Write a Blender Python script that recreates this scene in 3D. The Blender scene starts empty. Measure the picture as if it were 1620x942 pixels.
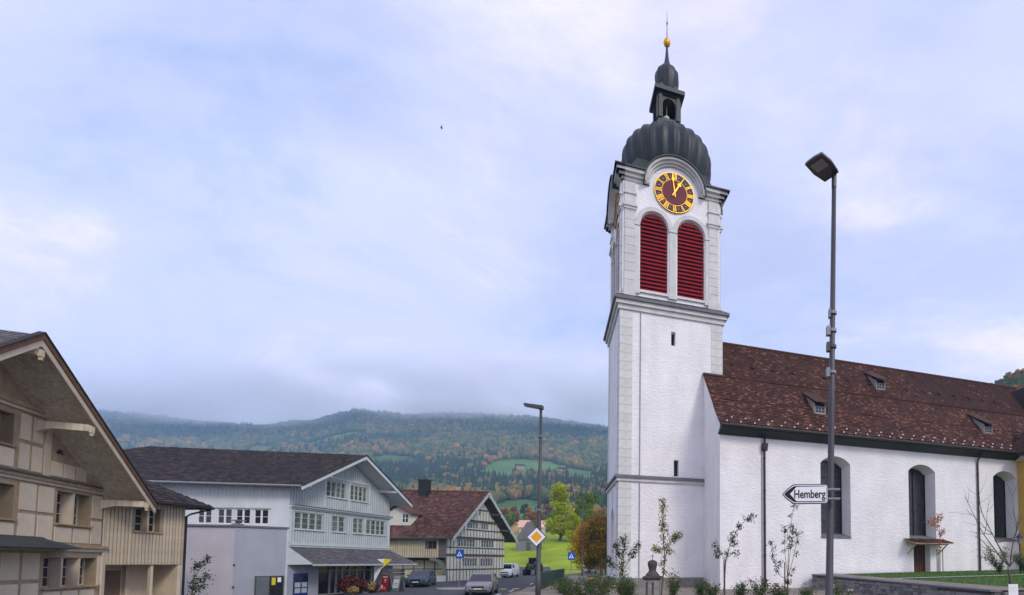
import bpy, bmesh, math, random
import numpy as np
from mathutils import Vector, Matrix

random.seed(7); NR = np.random.default_rng(11)
S = bpy.context.scene; C = S.collection
R = math.radians; PI = math.pi

# ------------------------------------------------------------------ camera
cam = bpy.data.cameras.new('camera'); camo = bpy.data.objects.new('camera', cam); C.objects.link(camo)
camo.location = (0, 0, 1.6); camo.rotation_euler = (R(92.7), 0, 0)
cam.sensor_width = 36; cam.lens = 17.78; cam.shift_x = -0.1914; cam.shift_y = 0.2354
cam.clip_start = 0.1; cam.clip_end = 20000
S.camera = camo
# ------------------------------------------------------------------ sky, sun, exposure
SUN_EL, SUN_AZ = 38, 134            # azimuth clockwise from +Y
wd = bpy.data.worlds.new('World'); S.world = wd; wd.use_nodes = True
nt = wd.node_tree; N = nt.nodes; L = nt.links; N.clear()
wo = N.new('ShaderNodeOutputWorld'); bg = N.new('ShaderNodeBackground'); bg.inputs[1].default_value = 0.1
sky = N.new('ShaderNodeTexSky'); sky.sky_type = 'NISHITA'; sky.sun_disc = False
sky.sun_elevation = R(SUN_EL); sky.sun_rotation = R(SUN_AZ); sky.air_density = 1.0; sky.dust_density = 1.2
tc = N.new('ShaderNodeTexCoord'); sep = N.new('ShaderNodeSeparateXYZ'); L.new(tc.outputs['Generated'], sep.inputs[0])
def wm(op, a, b=None):
    n = N.new('ShaderNodeMath'); n.operation = op
    for i, q in enumerate((a, b)):
        if q is None: continue
        if isinstance(q, (int, float)): n.inputs[i].default_value = q
        else: L.new(q, n.inputs[i])
    return n.outputs[0]
zz = wm('ADD', wm('ABSOLUTE', sep.outputs[2]), 0.28)
cmb = N.new('ShaderNodeCombineXYZ')
L.new(wm('DIVIDE', sep.outputs[0], zz), cmb.inputs[0]); L.new(wm('DIVIDE', sep.outputs[1], zz), cmb.inputs[1])
def wnoise(scale, detail, rough, dist=0.0, off=(0, 0, 0)):
    mp = N.new('ShaderNodeMapping'); mp.inputs[1].default_value = off; L.new(cmb.outputs[0], mp.inputs[0])
    mp.inputs[2].default_value = (0, 0, R(35)); mp.inputs[3].default_value = (1.0, 1.5, 1)
    n = N.new('ShaderNodeTexNoise'); n.inputs['Scale'].default_value = scale; n.inputs['Detail'].default_value = detail
    n.inputs['Roughness'].default_value = rough; n.inputs['Distortion'].default_value = dist
    L.new(mp.outputs[0], n.inputs['Vector']); return n.outputs[0]
def wramp(src, stops):
    n = N.new('ShaderNodeValToRGB'); L.new(src, n.inputs[0]); e = n.color_ramp.elements
    n.color_ramp.interpolation = 'EASE'
    while len(e) < len(stops): e.new(0.5)
    for k, (p, c) in zip(e, stops): k.position = p; k.color = (*c, 1)
    return n.outputs[0]
cover = wramp(wnoise(1.15, 6, 0.55, 0.3, (3.1, 1.7, 0)), [(0.28, (0.6,) * 3), (0.6, (0.98,) * 3)])
body = wramp(wnoise(1.5, 9, 0.66, 0.35, (8.3, 2.2, 0)), [(0.28, (5.7, 6.8, 10.6)), (0.5, (7.9, 8.2, 11.5)), (0.72, (11.2, 10.2, 12.6))])
mx = N.new('ShaderNodeMix'); mx.data_type = 'RGBA'; L.new(cover, mx.inputs[0])
blue = N.new('ShaderNodeMix'); blue.data_type = 'RGBA'; blue.blend_type = 'MULTIPLY'; blue.inputs[0].default_value = 1
L.new(sky.outputs[0], blue.inputs[6]); blue.inputs[7].default_value = (2.0, 1.95, 2.0, 1)
L.new(blue.outputs[2], mx.inputs[6]); L.new(body, mx.inputs[7])
L.new(mx.outputs[2], bg.inputs[0]); L.new(bg.outputs[0], wo.inputs[0])
sl = bpy.data.lights.new('sun', 'SUN'); sl.energy = 1.5; sl.angle = R(16); sl.color = (1, 0.935, 0.84)
so = bpy.data.objects.new('sun', sl); C.objects.link(so)
sdir = Vector((math.sin(R(SUN_AZ)) * math.cos(R(SUN_EL)), math.cos(R(SUN_AZ)) * math.cos(R(SUN_EL)), math.sin(R(SUN_EL))))
so.rotation_euler = sdir.to_track_quat('Z', 'Y').to_euler()
S.view_settings.view_transform = 'Standard'; S.view_settings.look = 'None'
S.view_settings.exposure = 0.1; S.view_settings.gamma = 1
S.cycles.use_denoising = True; S.cycles.max_bounces = 6; S.cycles.volume_bounces = 8; S.cycles.max_bounces = 10; S.cycles.diffuse_bounces = 4
S.cycles.use_adaptive_sampling = True; S.cycles.adaptive_threshold = 0.015

# ------------------------------------------------------------------ materials
MATS = {}
def mat(name, col, rough=0.8, var=0.12, scale=3.0, bump=0.0, bscale=30.0, metal=0.0, cols=None, objvar=0.0, stain=0.0, spec=0.3, trans=0.0, streak=False):
    """base colour + noise variation; cols: tone-attribute ramp [(pos,col)...]; objvar: per-object value shift"""
    if name in MATS: return MATS[name]
    m = bpy.data.materials.new(name); m.use_nodes = True; t = m.node_tree; n = t.nodes; l = t.links
    b = n['Principled BSDF']; b.inputs['Roughness'].default_value = rough; b.inputs['Metallic'].default_value = metal
    b.inputs['Specular IOR Level'].default_value = spec
    tcn = n.new('ShaderNodeTexCoord'); vec = tcn.outputs['Object']
    if cols:
        at = n.new('ShaderNodeAttribute'); at.attribute_name = 'tone'
        rp = n.new('ShaderNodeValToRGB'); e = rp.color_ramp.elements
        while len(e) < len(cols): e.new(0.5)
        for k, (p, c) in zip(e, cols): k.position = p; k.color = (*c, 1)
        l.new(at.outputs['Fac'], rp.inputs[0]); cur = rp.outputs[0]
    else:
        rgb = n.new('ShaderNodeRGB'); rgb.outputs[0].default_value = (*col, 1); cur = rgb.outputs[0]
    def mulby(fac, cur):
        mm = n.new('ShaderNodeMix'); mm.data_type = 'RGBA'; mm.blend_type = 'MULTIPLY'; mm.inputs[0].default_value = 1
        l.new(cur, mm.inputs[6]); l.new(fac, mm.inputs[7]); return mm.outputs[2]
    def nz(sc, det, lo, hi, vscale=None):
        nn = n.new('ShaderNodeTexNoise'); nn.inputs['Scale'].default_value = sc; nn.inputs['Detail'].default_value = det
        if vscale:
            mp = n.new('ShaderNodeMapping'); mp.inputs[3].default_value = vscale; l.new(vec, mp.inputs[0]); l.new(mp.outputs[0], nn.inputs['Vector'])
        else: l.new(vec, nn.inputs['Vector'])
        mr = n.new('ShaderNodeMapRange'); mr.inputs[1].default_value = 0.3; mr.inputs[2].default_value = 0.7
        mr.inputs[3].default_value = lo; mr.inputs[4].default_value = hi; l.new(nn.outputs[0], mr.inputs[0]); return mr.outputs[0]
    if var: cur = mulby(nz(scale, 6, 1 - var, 1 + var), cur)
    if stain: cur = mulby(nz(0.8, 8, 1 - stain, 1.0, (1.6, 1.6, 0.35)), cur)
    if streak: cur = mulby(nz(1.0, 5, 0.72, 1.1, (9, 9, 0.5)), cur)
    if objvar:
        oi = n.new('ShaderNodeObjectInfo'); mr = n.new('ShaderNodeMapRange'); mr.inputs[3].default_value = 1 - objvar; mr.inputs[4].default_value = 1 + objvar
        l.new(oi.outputs['Random'], mr.inputs[0]); cur = mulby(mr.outputs[0], cur)
    l.new(cur, b.inputs['Base Color'])
    if bump:
        nn = n.new('ShaderNodeTexNoise'); nn.inputs['Scale'].default_value = bscale; nn.inputs['Detail'].default_value = 5
        mpb = n.new('ShaderNodeMapping'); mpb.inputs[3].default_value = (1, 1, 2.4 if name == 'white_plaster' else 1); l.new(vec, mpb.inputs[0]); l.new(mpb.outputs[0], nn.inputs['Vector'])
        bp = n.new('ShaderNodeBump'); bp.inputs['Strength'].default_value = bump; bp.inputs['Distance'].default_value = 0.12 if name == 'white_plaster' else 0.05
        l.new(nn.outputs[0], bp.inputs['Height']); l.new(bp.outputs[0], b.inputs['Normal'])
    if trans:
        tr = n.new('ShaderNodeBsdfTranslucent'); l.new(cur, tr.inputs[0]); ms = n.new('ShaderNodeMixShader'); ms.inputs[0].default_value = trans
        l.new(b.outputs[0], ms.inputs[1]); l.new(tr.outputs[0], ms.inputs[2]); l.new(ms.outputs[0], n['Material Output'].inputs[0])
    MATS[name] = m; return m
plaster = mat('white_plaster', (0.82, 0.805, 0.785), 0.9, 0.05, 0.8, 0.42, 3.8, stain=0.10)
quoinm = mat('pale_green_stone', (0.66, 0.67, 0.62), 0.85, 0.08, 3, 0.25, 25, objvar=0.05, stain=0.12)
trim = mat('grey_white_stone', (0.62, 0.62, 0.58), 0.8, 0.08, 2, 0.2, 20, stain=0.15)
darkstone = mat('dark_grey_stone', (0.16, 0.16, 0.17), 0.8, 0.15, 3, 0.3, 20)
plinthm = mat('grey_plinth', (0.25, 0.25, 0.22), 0.9, 0.15, 2, 0.4, 15, stain=0.3)
redm = mat('dark_red_paint', (0.24, 0.010, 0.018), 0.5, 0.12, 2, objvar=0.12)
domem = mat('weathered_dark_copper', (0.010, 0.0175, 0.018), 0.5, 0.4, 2.5, 0.1, 8, metal=0.15, streak=True, spec=0.5)
goldm = mat('gilded_metal', (0.72, 0.37, 0.03), 0.4, 0.08, 3, metal=0.5)
maroon = mat('maroon_dial', (0.13, 0.012, 0.022), 0.6, 0.06)
blackm = mat('black_paint', (0.015, 0.016, 0.018), 0.5, 0.1)
navetile = mat('old_clay_tiles', (0, 0, 0), 0.85, 0.15, 1.2, cols=[(0.0, (0.050, 0.024, 0.018)), (0.45, (0.084, 0.035, 0.025)), (0.78, (0.125, 0.050, 0.033)), (1.0, (0.28, 0.12, 0.068))], stain=0.35)
darktile = mat('dark_brown_tiles', (0, 0, 0), 0.85, 0.1, 1, cols=[(0, (0.022, 0.019, 0.020)), (0.6, (0.038, 0.030, 0.029)), (1, (0.065, 0.046, 0.040))])
redtile = mat('red_brown_tiles', (0, 0, 0), 0.85, 0.15, 0.8, cols=[(0, (0.085, 0.042, 0.034)), (0.5, (0.125, 0.06, 0.047)), (1, (0.21, 0.11, 0.08))], stain=0.35)
greytile = mat('grey_roof_tiles', (0, 0, 0), 0.8, 0.12, 0.7, cols=[(0, (0.10, 0.095, 0.10)), (0.5, (0.13, 0.12, 0.125)), (1, (0.17, 0.155, 0.15))], stain=0.2)
gutterm = mat('dark_green_metal', (0.025, 0.032, 0.03), 0.45, 0.1, 2, metal=0.3)
pipem = mat('brown_pipe', (0.045, 0.032, 0.03), 0.5, 0.1, metal=0.3)
leadglass = mat('leaded_glass', (0.035, 0.042, 0.042), 0.16, 0.35, 4.0, 0.2, 6, spec=0.5, objvar=0.25)
glassm = mat('window_glass', (0.02, 0.025, 0.03), 0.07, 0.2, 2.0, spec=0.6, objvar=0.3)
curtain = mat('curtained_glass', (0.11, 0.13, 0.12), 0.12, 0.5, 3.0, spec=0.6, objvar=0.45)
lead = mat('lead_bars', (0.02, 0.02, 0.022), 0.6, 0.1)
greyframe = mat('grey_window_frame', (0.42, 0.45, 0.43), 0.6, 0.06)
whiteframe = mat('white_window_frame', (0.72, 0.73, 0.73), 0.5, 0.04)
whitepaint = mat('white_paint', (0.78, 0.78, 0.78), 0.6, 0.05)
sagem = mat('pale_sage_boards', (0.40, 0.45, 0.44), 0.75, 0.07, 2, 0.12, 12, stain=0.12)
sagebat = mat('pale_sage_battens', (0.54, 0.59, 0.58), 0.75, 0.08, 2)
whitewall = mat('whitewashed_wall', (0.66, 0.69, 0.69), 0.85, 0.05, 1, 0.15, 12, stain=0.10)
annexm = mat('pale_grey_render', (0.50, 0.48, 0.50), 0.9, 0.05, 1, 0.3, 14, stain=0.10)
annexb = mat('blue_grey_render', (0.36, 0.38, 0.43), 0.9, 0.05, 1, 0.3, 14, stain=0.12)
beige = mat('cream_panel_paint', (0.74, 0.61, 0.44), 0.75, 0.08, 2, 0.15, 14, objvar=0.06, stain=0.15)
timber = mat('weathered_brown_timber', (0.42, 0.30, 0.19), 0.8, 0.15, 4, 0.2, 20, stain=0.15)
soffit = mat('olive_soffit_boards', (0.68, 0.60, 0.45), 0.85, 0.12, 2, 0.1, 20, streak=True)
creamtrim = mat('cream_trim_paint', (0.60, 0.50, 0.36), 0.7, 0.08, 3)
brownboard = mat('red_brown_board', (0.16, 0.075, 0.04), 0.7, 0.18, 3)
boardm = mat('greyish_cream_boards', (0.60, 0.50, 0.35), 0.85, 0.14, 2.5, 0.2, 20, objvar=0.09, stain=0.2)
revealm = mat('brown_reveal_paint', (0.27, 0.21, 0.13), 0.8, 0.1, 3)
halfcream = mat('cream_infill', (0.66, 0.66, 0.54), 0.85, 0.07, 2, 0.2, 15, stain=0.1)
yellowcream = mat('yellow_cream_boards', (0.60, 0.54, 0.34), 0.8, 0.1, 2, objvar=0.06)
darktimber = mat('dark_grey_green_timber', (0.085, 0.09, 0.075), 0.8, 0.15, 3)
asphalt = mat('asphalt', (0.075, 0.077, 0.082), 0.9, 0.16, 0.5, 0.3, 80, stain=0.15)
pavem = mat('pavement_grey', (0.21, 0.20, 0.19), 0.9, 0.12, 0.8, 0.3, 50, stain=0.15)
kerbm = mat('kerb_granite', (0.34, 0.33, 0.31), 0.85, 0.12, 4, objvar=0.1)
earth = mat('gravelly_earth', (0.235, 0.20, 0.16), 0.95, 0.22, 0.9, 0.7, 25)
ylw = mat('yellow_road_paint', (0.60, 0.40, 0.03), 0.8, 0.25, 6)
wht = mat('white_road_paint', (0.68, 0.68, 0.66), 0.8, 0.2, 6)
steel = mat('grey_painted_steel', (0.075, 0.073, 0.078), 0.45, 0.08, 3, metal=0.3)
galv = mat('galvanised_steel', (0.24, 0.25, 0.26), 0.5, 0.08, 4, metal=0.3)
lens = mat('lamp_glass', (0.20, 0.21, 0.21), 0.12, 0.05, spec=0.6)
fencem = mat('dark_green_fence', (0.018, 0.045, 0.045), 0.5, 0.12)
stonem = mat('grey_wall_stone', (0.23, 0.22, 0.21), 0.9, 0.22, 6, 0.6, 30, objvar=0.38)
mortar = mat('dark_mortar', (0.10, 0.095, 0.085), 0.95, 0.2, 5)
slab = mat('pale_slab', (0.40, 0.39, 0.36), 0.9, 0.1, 2, 0.2, 25, objvar=0.1)
lawnm = mat('lawn_green', (0.055, 0.115, 0.018), 0.95, 0.35, 2.5, 0.5, 60)
bark = mat('grey_brown_bark', (0.12, 0.085, 0.06), 0.9, 0.2, 8, 0.4, 40)
stake = mat('wooden_stake', (0.17, 0.12, 0.09), 0.9, 0.15, 6)
blue = mat('sign_blue', (0.01, 0.11, 0.52), 0.4, 0.03)
signw = mat('sign_white', (0.82, 0.83, 0.83), 0.4, 0.02)
signy = mat('sign_amber', (0.85, 0.38, 0.01), 0.4, 0.02)
rubber = mat('tyre_rubber', (0.014, 0.014, 0.015), 0.85, 0.1)
carglass = mat('car_glass', (0.012, 0.016, 0.02), 0.05, 0.05, spec=0.7)
rimm = mat('wheel_rim', (0.45, 0.46, 0.48), 0.35, 0.05, metal=0.7)
lampclear = mat('headlamp', (0.7, 0.72, 0.75), 0.15, 0.03, spec=0.7)
redlamp = mat('tail_lamp', (0.5, 0.01, 0.01), 0.2, 0.03)

# ------------------------------------------------------------------ mesh helpers
class MB:
    def __init__(s): s.v = []; s.f = []; s.t = []
    def add(s, vs, fs, tone=0.5):
        b = len(s.v); s.v += [tuple(q) for q in vs]; s.f += [tuple(i + b for i in q) for q in fs]; s.t += [tone] * len(fs)
    def hexa(s, p, tone=0.5):     # 4 bottom + 4 top
        s.add(p, [(3, 2, 1, 0), (4, 5, 6, 7), (0, 1, 5, 4), (1, 2, 6, 5), (2, 3, 7, 6), (3, 0, 4, 7)], tone)
    def box(s, x0, x1, y0, y1, z0, z1, tone=0.5):
        s.hexa([(x0, y0, z0), (x1, y0, z0), (x1, y1, z0), (x0, y1, z0), (x0, y0, z1), (x1, y0, z1), (x1, y1, z1), (x0, y1, z1)], tone)
    def fbox(s, F, t0, t1, s0, s1, z0, z1, tone=0.5):
        s.hexa([F(t0, s0, z0), F(t1, s0, z0), F(t1, s1, z0), F(t0, s1, z0), F(t0, s0, z1), F(t1, s0, z1), F(t1, s1, z1), F(t0, s1, z1)], tone)
    def prism(s, lo, hi, tone=0.5):   # two equal outlines
        n = len(lo); s.add(list(lo) + list(hi), [tuple(range(n))[::-1], tuple(range(n, 2 * n))] + [(i, (i + 1) % n, n + (i + 1) % n, n + i) for i in range(n)], tone)
    def tube(s, pts, rad, n=8, tone=0.5, cap=True):
        pts = [Vector(p) for p in pts]; rad = rad if isinstance(rad, (list, tuple)) else [rad] * len(pts)
        vs = []; fs = []
        for i, p in enumerate(pts):
            d = (pts[min(i + 1, len(pts) - 1)] - pts[max(i - 1, 0)]); d = d.normalized() if d.length > 1e-9 else Vector((0, 0, 1))
            a = Vector((1, 0, 0)) if abs(d.x) < 0.8 else Vector((0, 1, 0)); e1 = d.cross(a).normalized(); e2 = d.cross(e1)
            vs += [p + (e1 * math.cos(2 * PI * k / n) + e2 * math.sin(2 * PI * k / n)) * rad[i] for k in range(n)]
        for i in range(len(pts) - 1):
            fs += [(i * n + k, i * n + (k + 1) % n, (i + 1) * n + (k + 1) % n, (i + 1) * n + k) for k in range(n)]
        if cap: fs += [tuple(range(n)), tuple(range((len(pts) - 1) * n, len(pts) * n))]
        s.add(vs, fs, tone)
    def lathe(s, prof, n=24, c=(0, 0, 0), lobe=0.0, nl=8, tone=0.5, rot=0.0):
        vs = []; fs = []
        for r, z in prof:
            for k in range(n):
                a = 2 * PI * k / n + rot; rr = r * (1 + lobe * math.cos(nl * a)); vs.append((c[0] + rr * math.cos(a), c[1] + rr * math.sin(a), c[2] + z))
        for i in range(len(prof) - 1):
            fs += [(i * n + k, i * n + (k + 1) % n, (i + 1) * n + (k + 1) % n, (i + 1) * n + k) for k in range(n)]
        fs += [tuple(range(n))[::-1], tuple(range((len(prof) - 1) * n, len(prof) * n))]
        s.add(vs, fs, tone)
    def disc(s, c, e1, e2, r0, r1, n=32, tone=0.5, a0=0.0, a1=2 * PI):
        c = Vector(c); e1 = Vector(e1); e2 = Vector(e2); full = abs(a1 - a0 - 2 * PI) < 1e-6; m = n if full else n + 1
        pt = lambda r, k: c + (e1 * math.cos(a0 + (a1 - a0) * k / n) + e2 * math.sin(a0 + (a1 - a0) * k / n)) * r
        if r0 <= 0: s.add([pt(r1, k) for k in range(m)], [tuple(range(m))], tone)
        else: s.add([pt(r0, k) for k in range(m)] + [pt(r1, k) for k in range(m)], [(k, (k + 1) % m, m + (k + 1) % m, m + k) for k in range(n)], tone)
    def mesh(s, name, m, smooth=False, fix=True):
        me = bpy.data.meshes.new(name); me.from_pydata(s.v, [], s.f)
        a = me.attributes.new('tone', 'FLOAT', 'FACE'); a.data.foreach_set('value', s.t)
        me.materials.append(m)
        if fix and len(s.f) < 30000:
            bm = bmesh.new(); bm.from_mesh(me); bmesh.ops.recalc_face_normals(bm, faces=bm.faces); bm.to_mesh(me); bm.free()
        if smooth: me.polygons.foreach_set('use_smooth', [True] * len(me.polygons))
        me.update(); return me
    def build(s, name, m, parent=None, smooth=False, loc=None, fix=True):
        return link(name, s.mesh(name, m, smooth, fix), parent, loc)
def link(name, me, parent=None, loc=None, rz=None):
    o = bpy.data.objects.new(name, me); C.objects.link(o)
    if parent: o.parent = parent
    if loc is not None: o.location = loc
    if rz is not None: o.rotation_euler = (0, 0, rz)
    return o
def tag(o, label=None, cat=None, group=None, kind=None):
    for k, q in (('label', label), ('category', cat), ('group', group), ('kind', kind)):
        if q: o[k] = q
    return o
def thing(name, label, cat, loc=(0, 0, 0), rz=0.0, group=None):
    o = bpy.data.objects.new(name, None); C.objects.link(o); o.location = loc; o.rotation_euler = (0, 0, rz); o.empty_display_size = 0.3
    return tag(o, label, cat, group)
def copy_tree(o, parent=None):
    c = o.copy(); C.objects.link(c); c.parent = parent
    for ch in list(o.children): copy_tree(ch, c)
    return c
class Fr:
    """plan frame: t along g, s along r (unit vectors, not always at right angles)"""
    def __init__(f, o, g, r):
        f.o = Vector((o[0], o[1], 0)); f.g = Vector((*g, 0)).normalized(); f.r = Vector((*r, 0)).normalized(); f.cache = {}
    def __call__(f, t, s, z): return f.g * t + f.r * s + Vector((0, 0, z))
    def piece(f, name, m, parent, t0, t1, s0, s1, z0, z1):
        k = (round(t1 - t0, 3), round(s1 - s0, 3), round(z1 - z0, 3), m.name)
        if k not in f.cache:
            b = MB(); b.fbox(f, 0, t1 - t0, 0, s1 - s0, 0, z1 - z0); f.cache[k] = b.mesh(name, m)
        return link(name, f.cache[k], parent, f(t0, s0, z0))
def arch_top(a0, a1, zs, rise):
    w = (a1 - a0) / 2; c = (a0 + a1) / 2
    return lambda a: zs + rise * math.sqrt(max(0, 1 - ((a - c) / w) ** 2))
def seg_top(a0, a1, zs, rise):
    w = (a1 - a0) / 2; c = (a0 + a1) / 2; Rr = (w * w + rise * rise) / (2 * rise)
    return lambda a: zs + math.sqrt(max(0, Rr * Rr - (a - c) ** 2)) - (Rr - rise)
def flat_top(z): return lambda a: z
class Op:
    def __init__(s, a0, a1, z0, top, depth=0.2, splay=0.0, n=1, slope=0.0):
        s.a0, s.a1, s.z0, s.top, s.depth, s.splay, s.n, s.slope = a0, a1, z0, (flat_top(top) if isinstance(top, (int, float)) else top), depth, splay, n, slope
        s.xs = [a0 + (a1 - a0) * (1 - math.cos(PI * k / n)) / 2 for k in range(n + 1)]
    def outline(s): return [(s.a0, s.z0)] + [(a, s.top(a)) for a in s.xs] + [(s.a1, s.z0)]
    def inner(s):
        c = (s.a0 + s.a1) / 2; w = (s.a1 - s.a0) / 2; k = (w - s.splay) / w
        return [(c + (a - c) * k, z + (s.slope if i in (0, s.n + 2) else -s.splay)) for i, (a, z) in enumerate(s.outline())]
def wall(mb, P, a0, a1, z0, ztop, ops=(), breaks=()):
    zt = ztop if callable(ztop) else flat_top(ztop)
    bs = sorted({round(q, 5) for q in [a0, a1, *breaks] + [x for o in ops for x in o.xs]})
    bs = [q for q in bs if a0 - 1e-6 <= q <= a1 + 1e-6]
    for p, q in zip(bs, bs[1:]):
        mid = (p + q) / 2; lo = (z0, z0)
        for o in sorted([o for o in ops if o.a0 < mid < o.a1], key=lambda o: o.z0):
            if o.z0 > lo[0] + 1e-4: mb.add([P(p, lo[0], 0), P(q, lo[1], 0), P(q, o.z0, 0), P(p, o.z0, 0)], [(0, 1, 2, 3)])
            lo = (o.top(p), o.top(q))
        e = 1e-6; mb.add([P(p, lo[0], 0), P(q, lo[1], 0), P(q, zt(q - e), 0), P(p, zt(p + e), 0)], [(0, 1, 2, 3)])
    for o in ops:
        A = o.outline(); B = o.inner(); n = len(A)
        mb.add([P(a, z, 0) for a, z in A] + [P(a, z, o.depth) for a, z in B], [(i, (i + 1) % n, n + (i + 1) % n, n + i) for i in range(n)])
def pane_mesh(mb, P, o, d=None):
    d = o.depth if d is None else d; mb.add([P(a, z, d) for a, z in o.inner()], [tuple(range(len(o.inner())))])
def tiles(mb, O, e, up, w, ln, tw=0.2, th=0.17, lo=None, hi=None, pick=None, lift=0.035):
    """rows of overlapping tiles: O corner, e along the eave, up the slope; lo/hi(q) clip the row ends"""
    O, e, up = Vector(O), Vector(e).normalized(), Vector(up).normalized(); nrm = e.cross(up).normalized()
    if nrm.z < 0: nrm = -nrm
    q = 0.0; row = 0
    while q < ln - 0.02:
        a = lo(q) if lo else 0.0; b = hi(q) if hi else w; q1 = min(q + th * 1.15, ln); x = a - (row % 2) * tw / 2
        while x < b - 0.01:
            xa = max(x, a) + 0.004; xb = min(x + tw, b) - 0.004
            if xb > xa + 0.02:
                h = lift + random.uniform(-0.008, 0.008); tone = pick(xa, q) if pick else random.random()
                p = [O + e * xa + up * q, O + e * xb + up * q, O + e * xb + up * q1, O + e * xa + up * q1]
                mb.add([p[0] + nrm * h, p[1] + nrm * h, p[2] + nrm * 0.008, p[3] + nrm * 0.008, p[0], p[1]], [(0, 1, 2, 3), (4, 5, 1, 0)], tone)
            x += tw
        q += th; row += 1
def big_mesh(name, V, F, m, tone=None, smooth=False):
    """numpy arrays: V (n,3), F (k,3 or 4)"""
    me = bpy.data.meshes.new(name); k = F.shape[1]
    me.vertices.add(len(V)); me.vertices.foreach_set('co', V.astype(np.float32).ravel())
    me.loops.add(F.size); me.loops.foreach_set('vertex_index', F.astype(np.int32).ravel())
    me.polygons.add(len(F)); me.polygons.foreach_set('loop_start', np.arange(0, F.size, k, dtype=np.int32))
    if smooth: me.polygons.foreach_set('use_smooth', np.ones(len(F), dtype=bool))
    me.update(calc_edges=True)
    if tone is not None:
        a = me.attributes.new('tone', 'FLOAT', 'FACE'); a.data.foreach_set('value', tone.astype(np.float32))
    me.materials.append(m); return me
def text_mesh(body, size, m, thick=0.002):
    cu = bpy.data.curves.new('lettering', 'FONT'); cu.body = body; cu.size = size; cu.extrude = thick; cu.offset = size * .018; cu.align_x = 'CENTER'; cu.align_y = 'CENTER'
    o = bpy.data.objects.new('lettering', cu); C.objects.link(o)
    me = bpy.data.meshes.new_from_object(o.evaluated_get(bpy.context.evaluated_depsgraph_get())); bpy.data.objects.remove(o)
    me.materials.clear(); me.materials.append(m); return me
# ------------------------------------------------------------------ the setting: ground, road, meadow, hills
def sm(a, b, x):
    q = np.clip((x - a) / (b - a), 0, 1); return q * q * (3 - 2 * q)
def bumps(x, y, k, seed):
    r = np.random.default_rng(seed); o = 0
    for _ in range(7):
        a = r.uniform(0, 2 * PI); f = k * r.uniform(0.5, 1.6); o = o + np.sin((x * math.cos(a) + y * math.sin(a)) * f + r.uniform(0, 6.28))
    return o / 7
def near_h(x, y):
    xf = -9.3 - 0.2 * (y - 28)
    low = np.interp(y, [-60, 45, 65, 75], [-0.86, -0.86, -0.5, -0.4])
    return low * (1 - sm(xf - 1.6, xf - 1.4, x)) - 0.012 * (1 - sm(-60, -50, -y))
def meadow_h(x, y):
    z = np.interp(y, [60, 75, 100, 130, 160, 200, 260], [-0.45, -0.4, 0.35, 4.9, 9.3, 13.0, 17.0])
    return z + 0.5 * bumps(x, y, 0.045, 3) * sm(85, 120, y)
RA = [-2.2, -1.6, -1.21, -1.075, -0.98, -0.885, -0.784, -0.709, -0.66, -0.607, -0.52, -0.43, -0.304, -0.2, -0.05, 0.2, 0.7, 1.4]
RZ = [430, 440, 452, 428, 416, 404, 426, 454, 446, 436, 444, 440, 424, 400, 380, 330, 300, 280]
def hill_h(x, y):
    prof = np.interp(y, [150, 200, 300, 420, 520, 700, 900, 1100, 1300, 1500, 1700, 2400], [8.0, 12, 21, 40, 62, 108, 172, 250, 335, 425, 410, 260])
    k = np.interp(x / np.maximum(y, 1), RA, RZ) / 430.0
    z = prof * (1 + (k - 1) * sm(500, 1300, y))
    z = z + bumps(x, y, 0.012, 5) * 14 * sm(350, 700, y) * (1 - 0.6 * sm(1200, 1450, y)) + bumps(x, y, 0.04, 6) * 3.5 * sm(250, 500, y)
    z = z + 97 * np.exp(-(((x - 213) / 75) ** 2 + ((y - 330) / 70) ** 2))
    return z
def grid_mesh(name, X, Y, Z, m):
    ny, nx = X.shape; i = np.arange(nx * ny).reshape(ny, nx)
    F = np.stack([i[:-1, :-1], i[:-1, 1:], i[1:, 1:], i[1:, :-1]], -1).reshape(-1, 4)
    return big_mesh(name, np.stack([X, Y, Z], -1).reshape(-1, 3), F, m, smooth=True)
xs = np.concatenate([np.arange(-200, -40, 8.0), np.arange(-40, 40, 0.5), np.arange(40, 201, 8.0)]); ys = np.arange(-60, 77, 1.0)
X, Y = np.meshgrid(xs, ys)
tag(link('ground', grid_mesh('ground', X, Y, near_h(X, Y), earth)), 'beige gravelly earth around the church and its flower bed', 'ground', kind='structure')
meadowm = mat('meadow_grass', (0.27, 0.36, 0.012), 0.95, 0.3, 0.12, 0.4, 6, stain=0.2)
xs = np.arange(-260, 261, 4.0); ys = np.arange(70, 215, 2.5); X, Y = np.meshgrid(xs, ys)
tag(link('meadow', grid_mesh('meadow', X, Y, meadow_h(X, Y) + 0.02, meadowm)), 'bright green meadow rising behind the road', 'meadow', kind='structure')
hillm = mat('hill_pasture', (0.085, 0.17, 0.03), 0.95, 0.4, 0.012)
av = np.linspace(-1.5, 1.05, 240); yv = np.concatenate([np.linspace(196, 600, 60), np.linspace(620, 2380, 80)])
A_, Y = np.meshgrid(av, yv); X = A_ * Y
tag(link('hills', grid_mesh('hills', X, Y, hill_h(X, Y) - 0.4, hillm)), 'long wooded mountainside with pasture clearings', 'hills', kind='structure')
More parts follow.
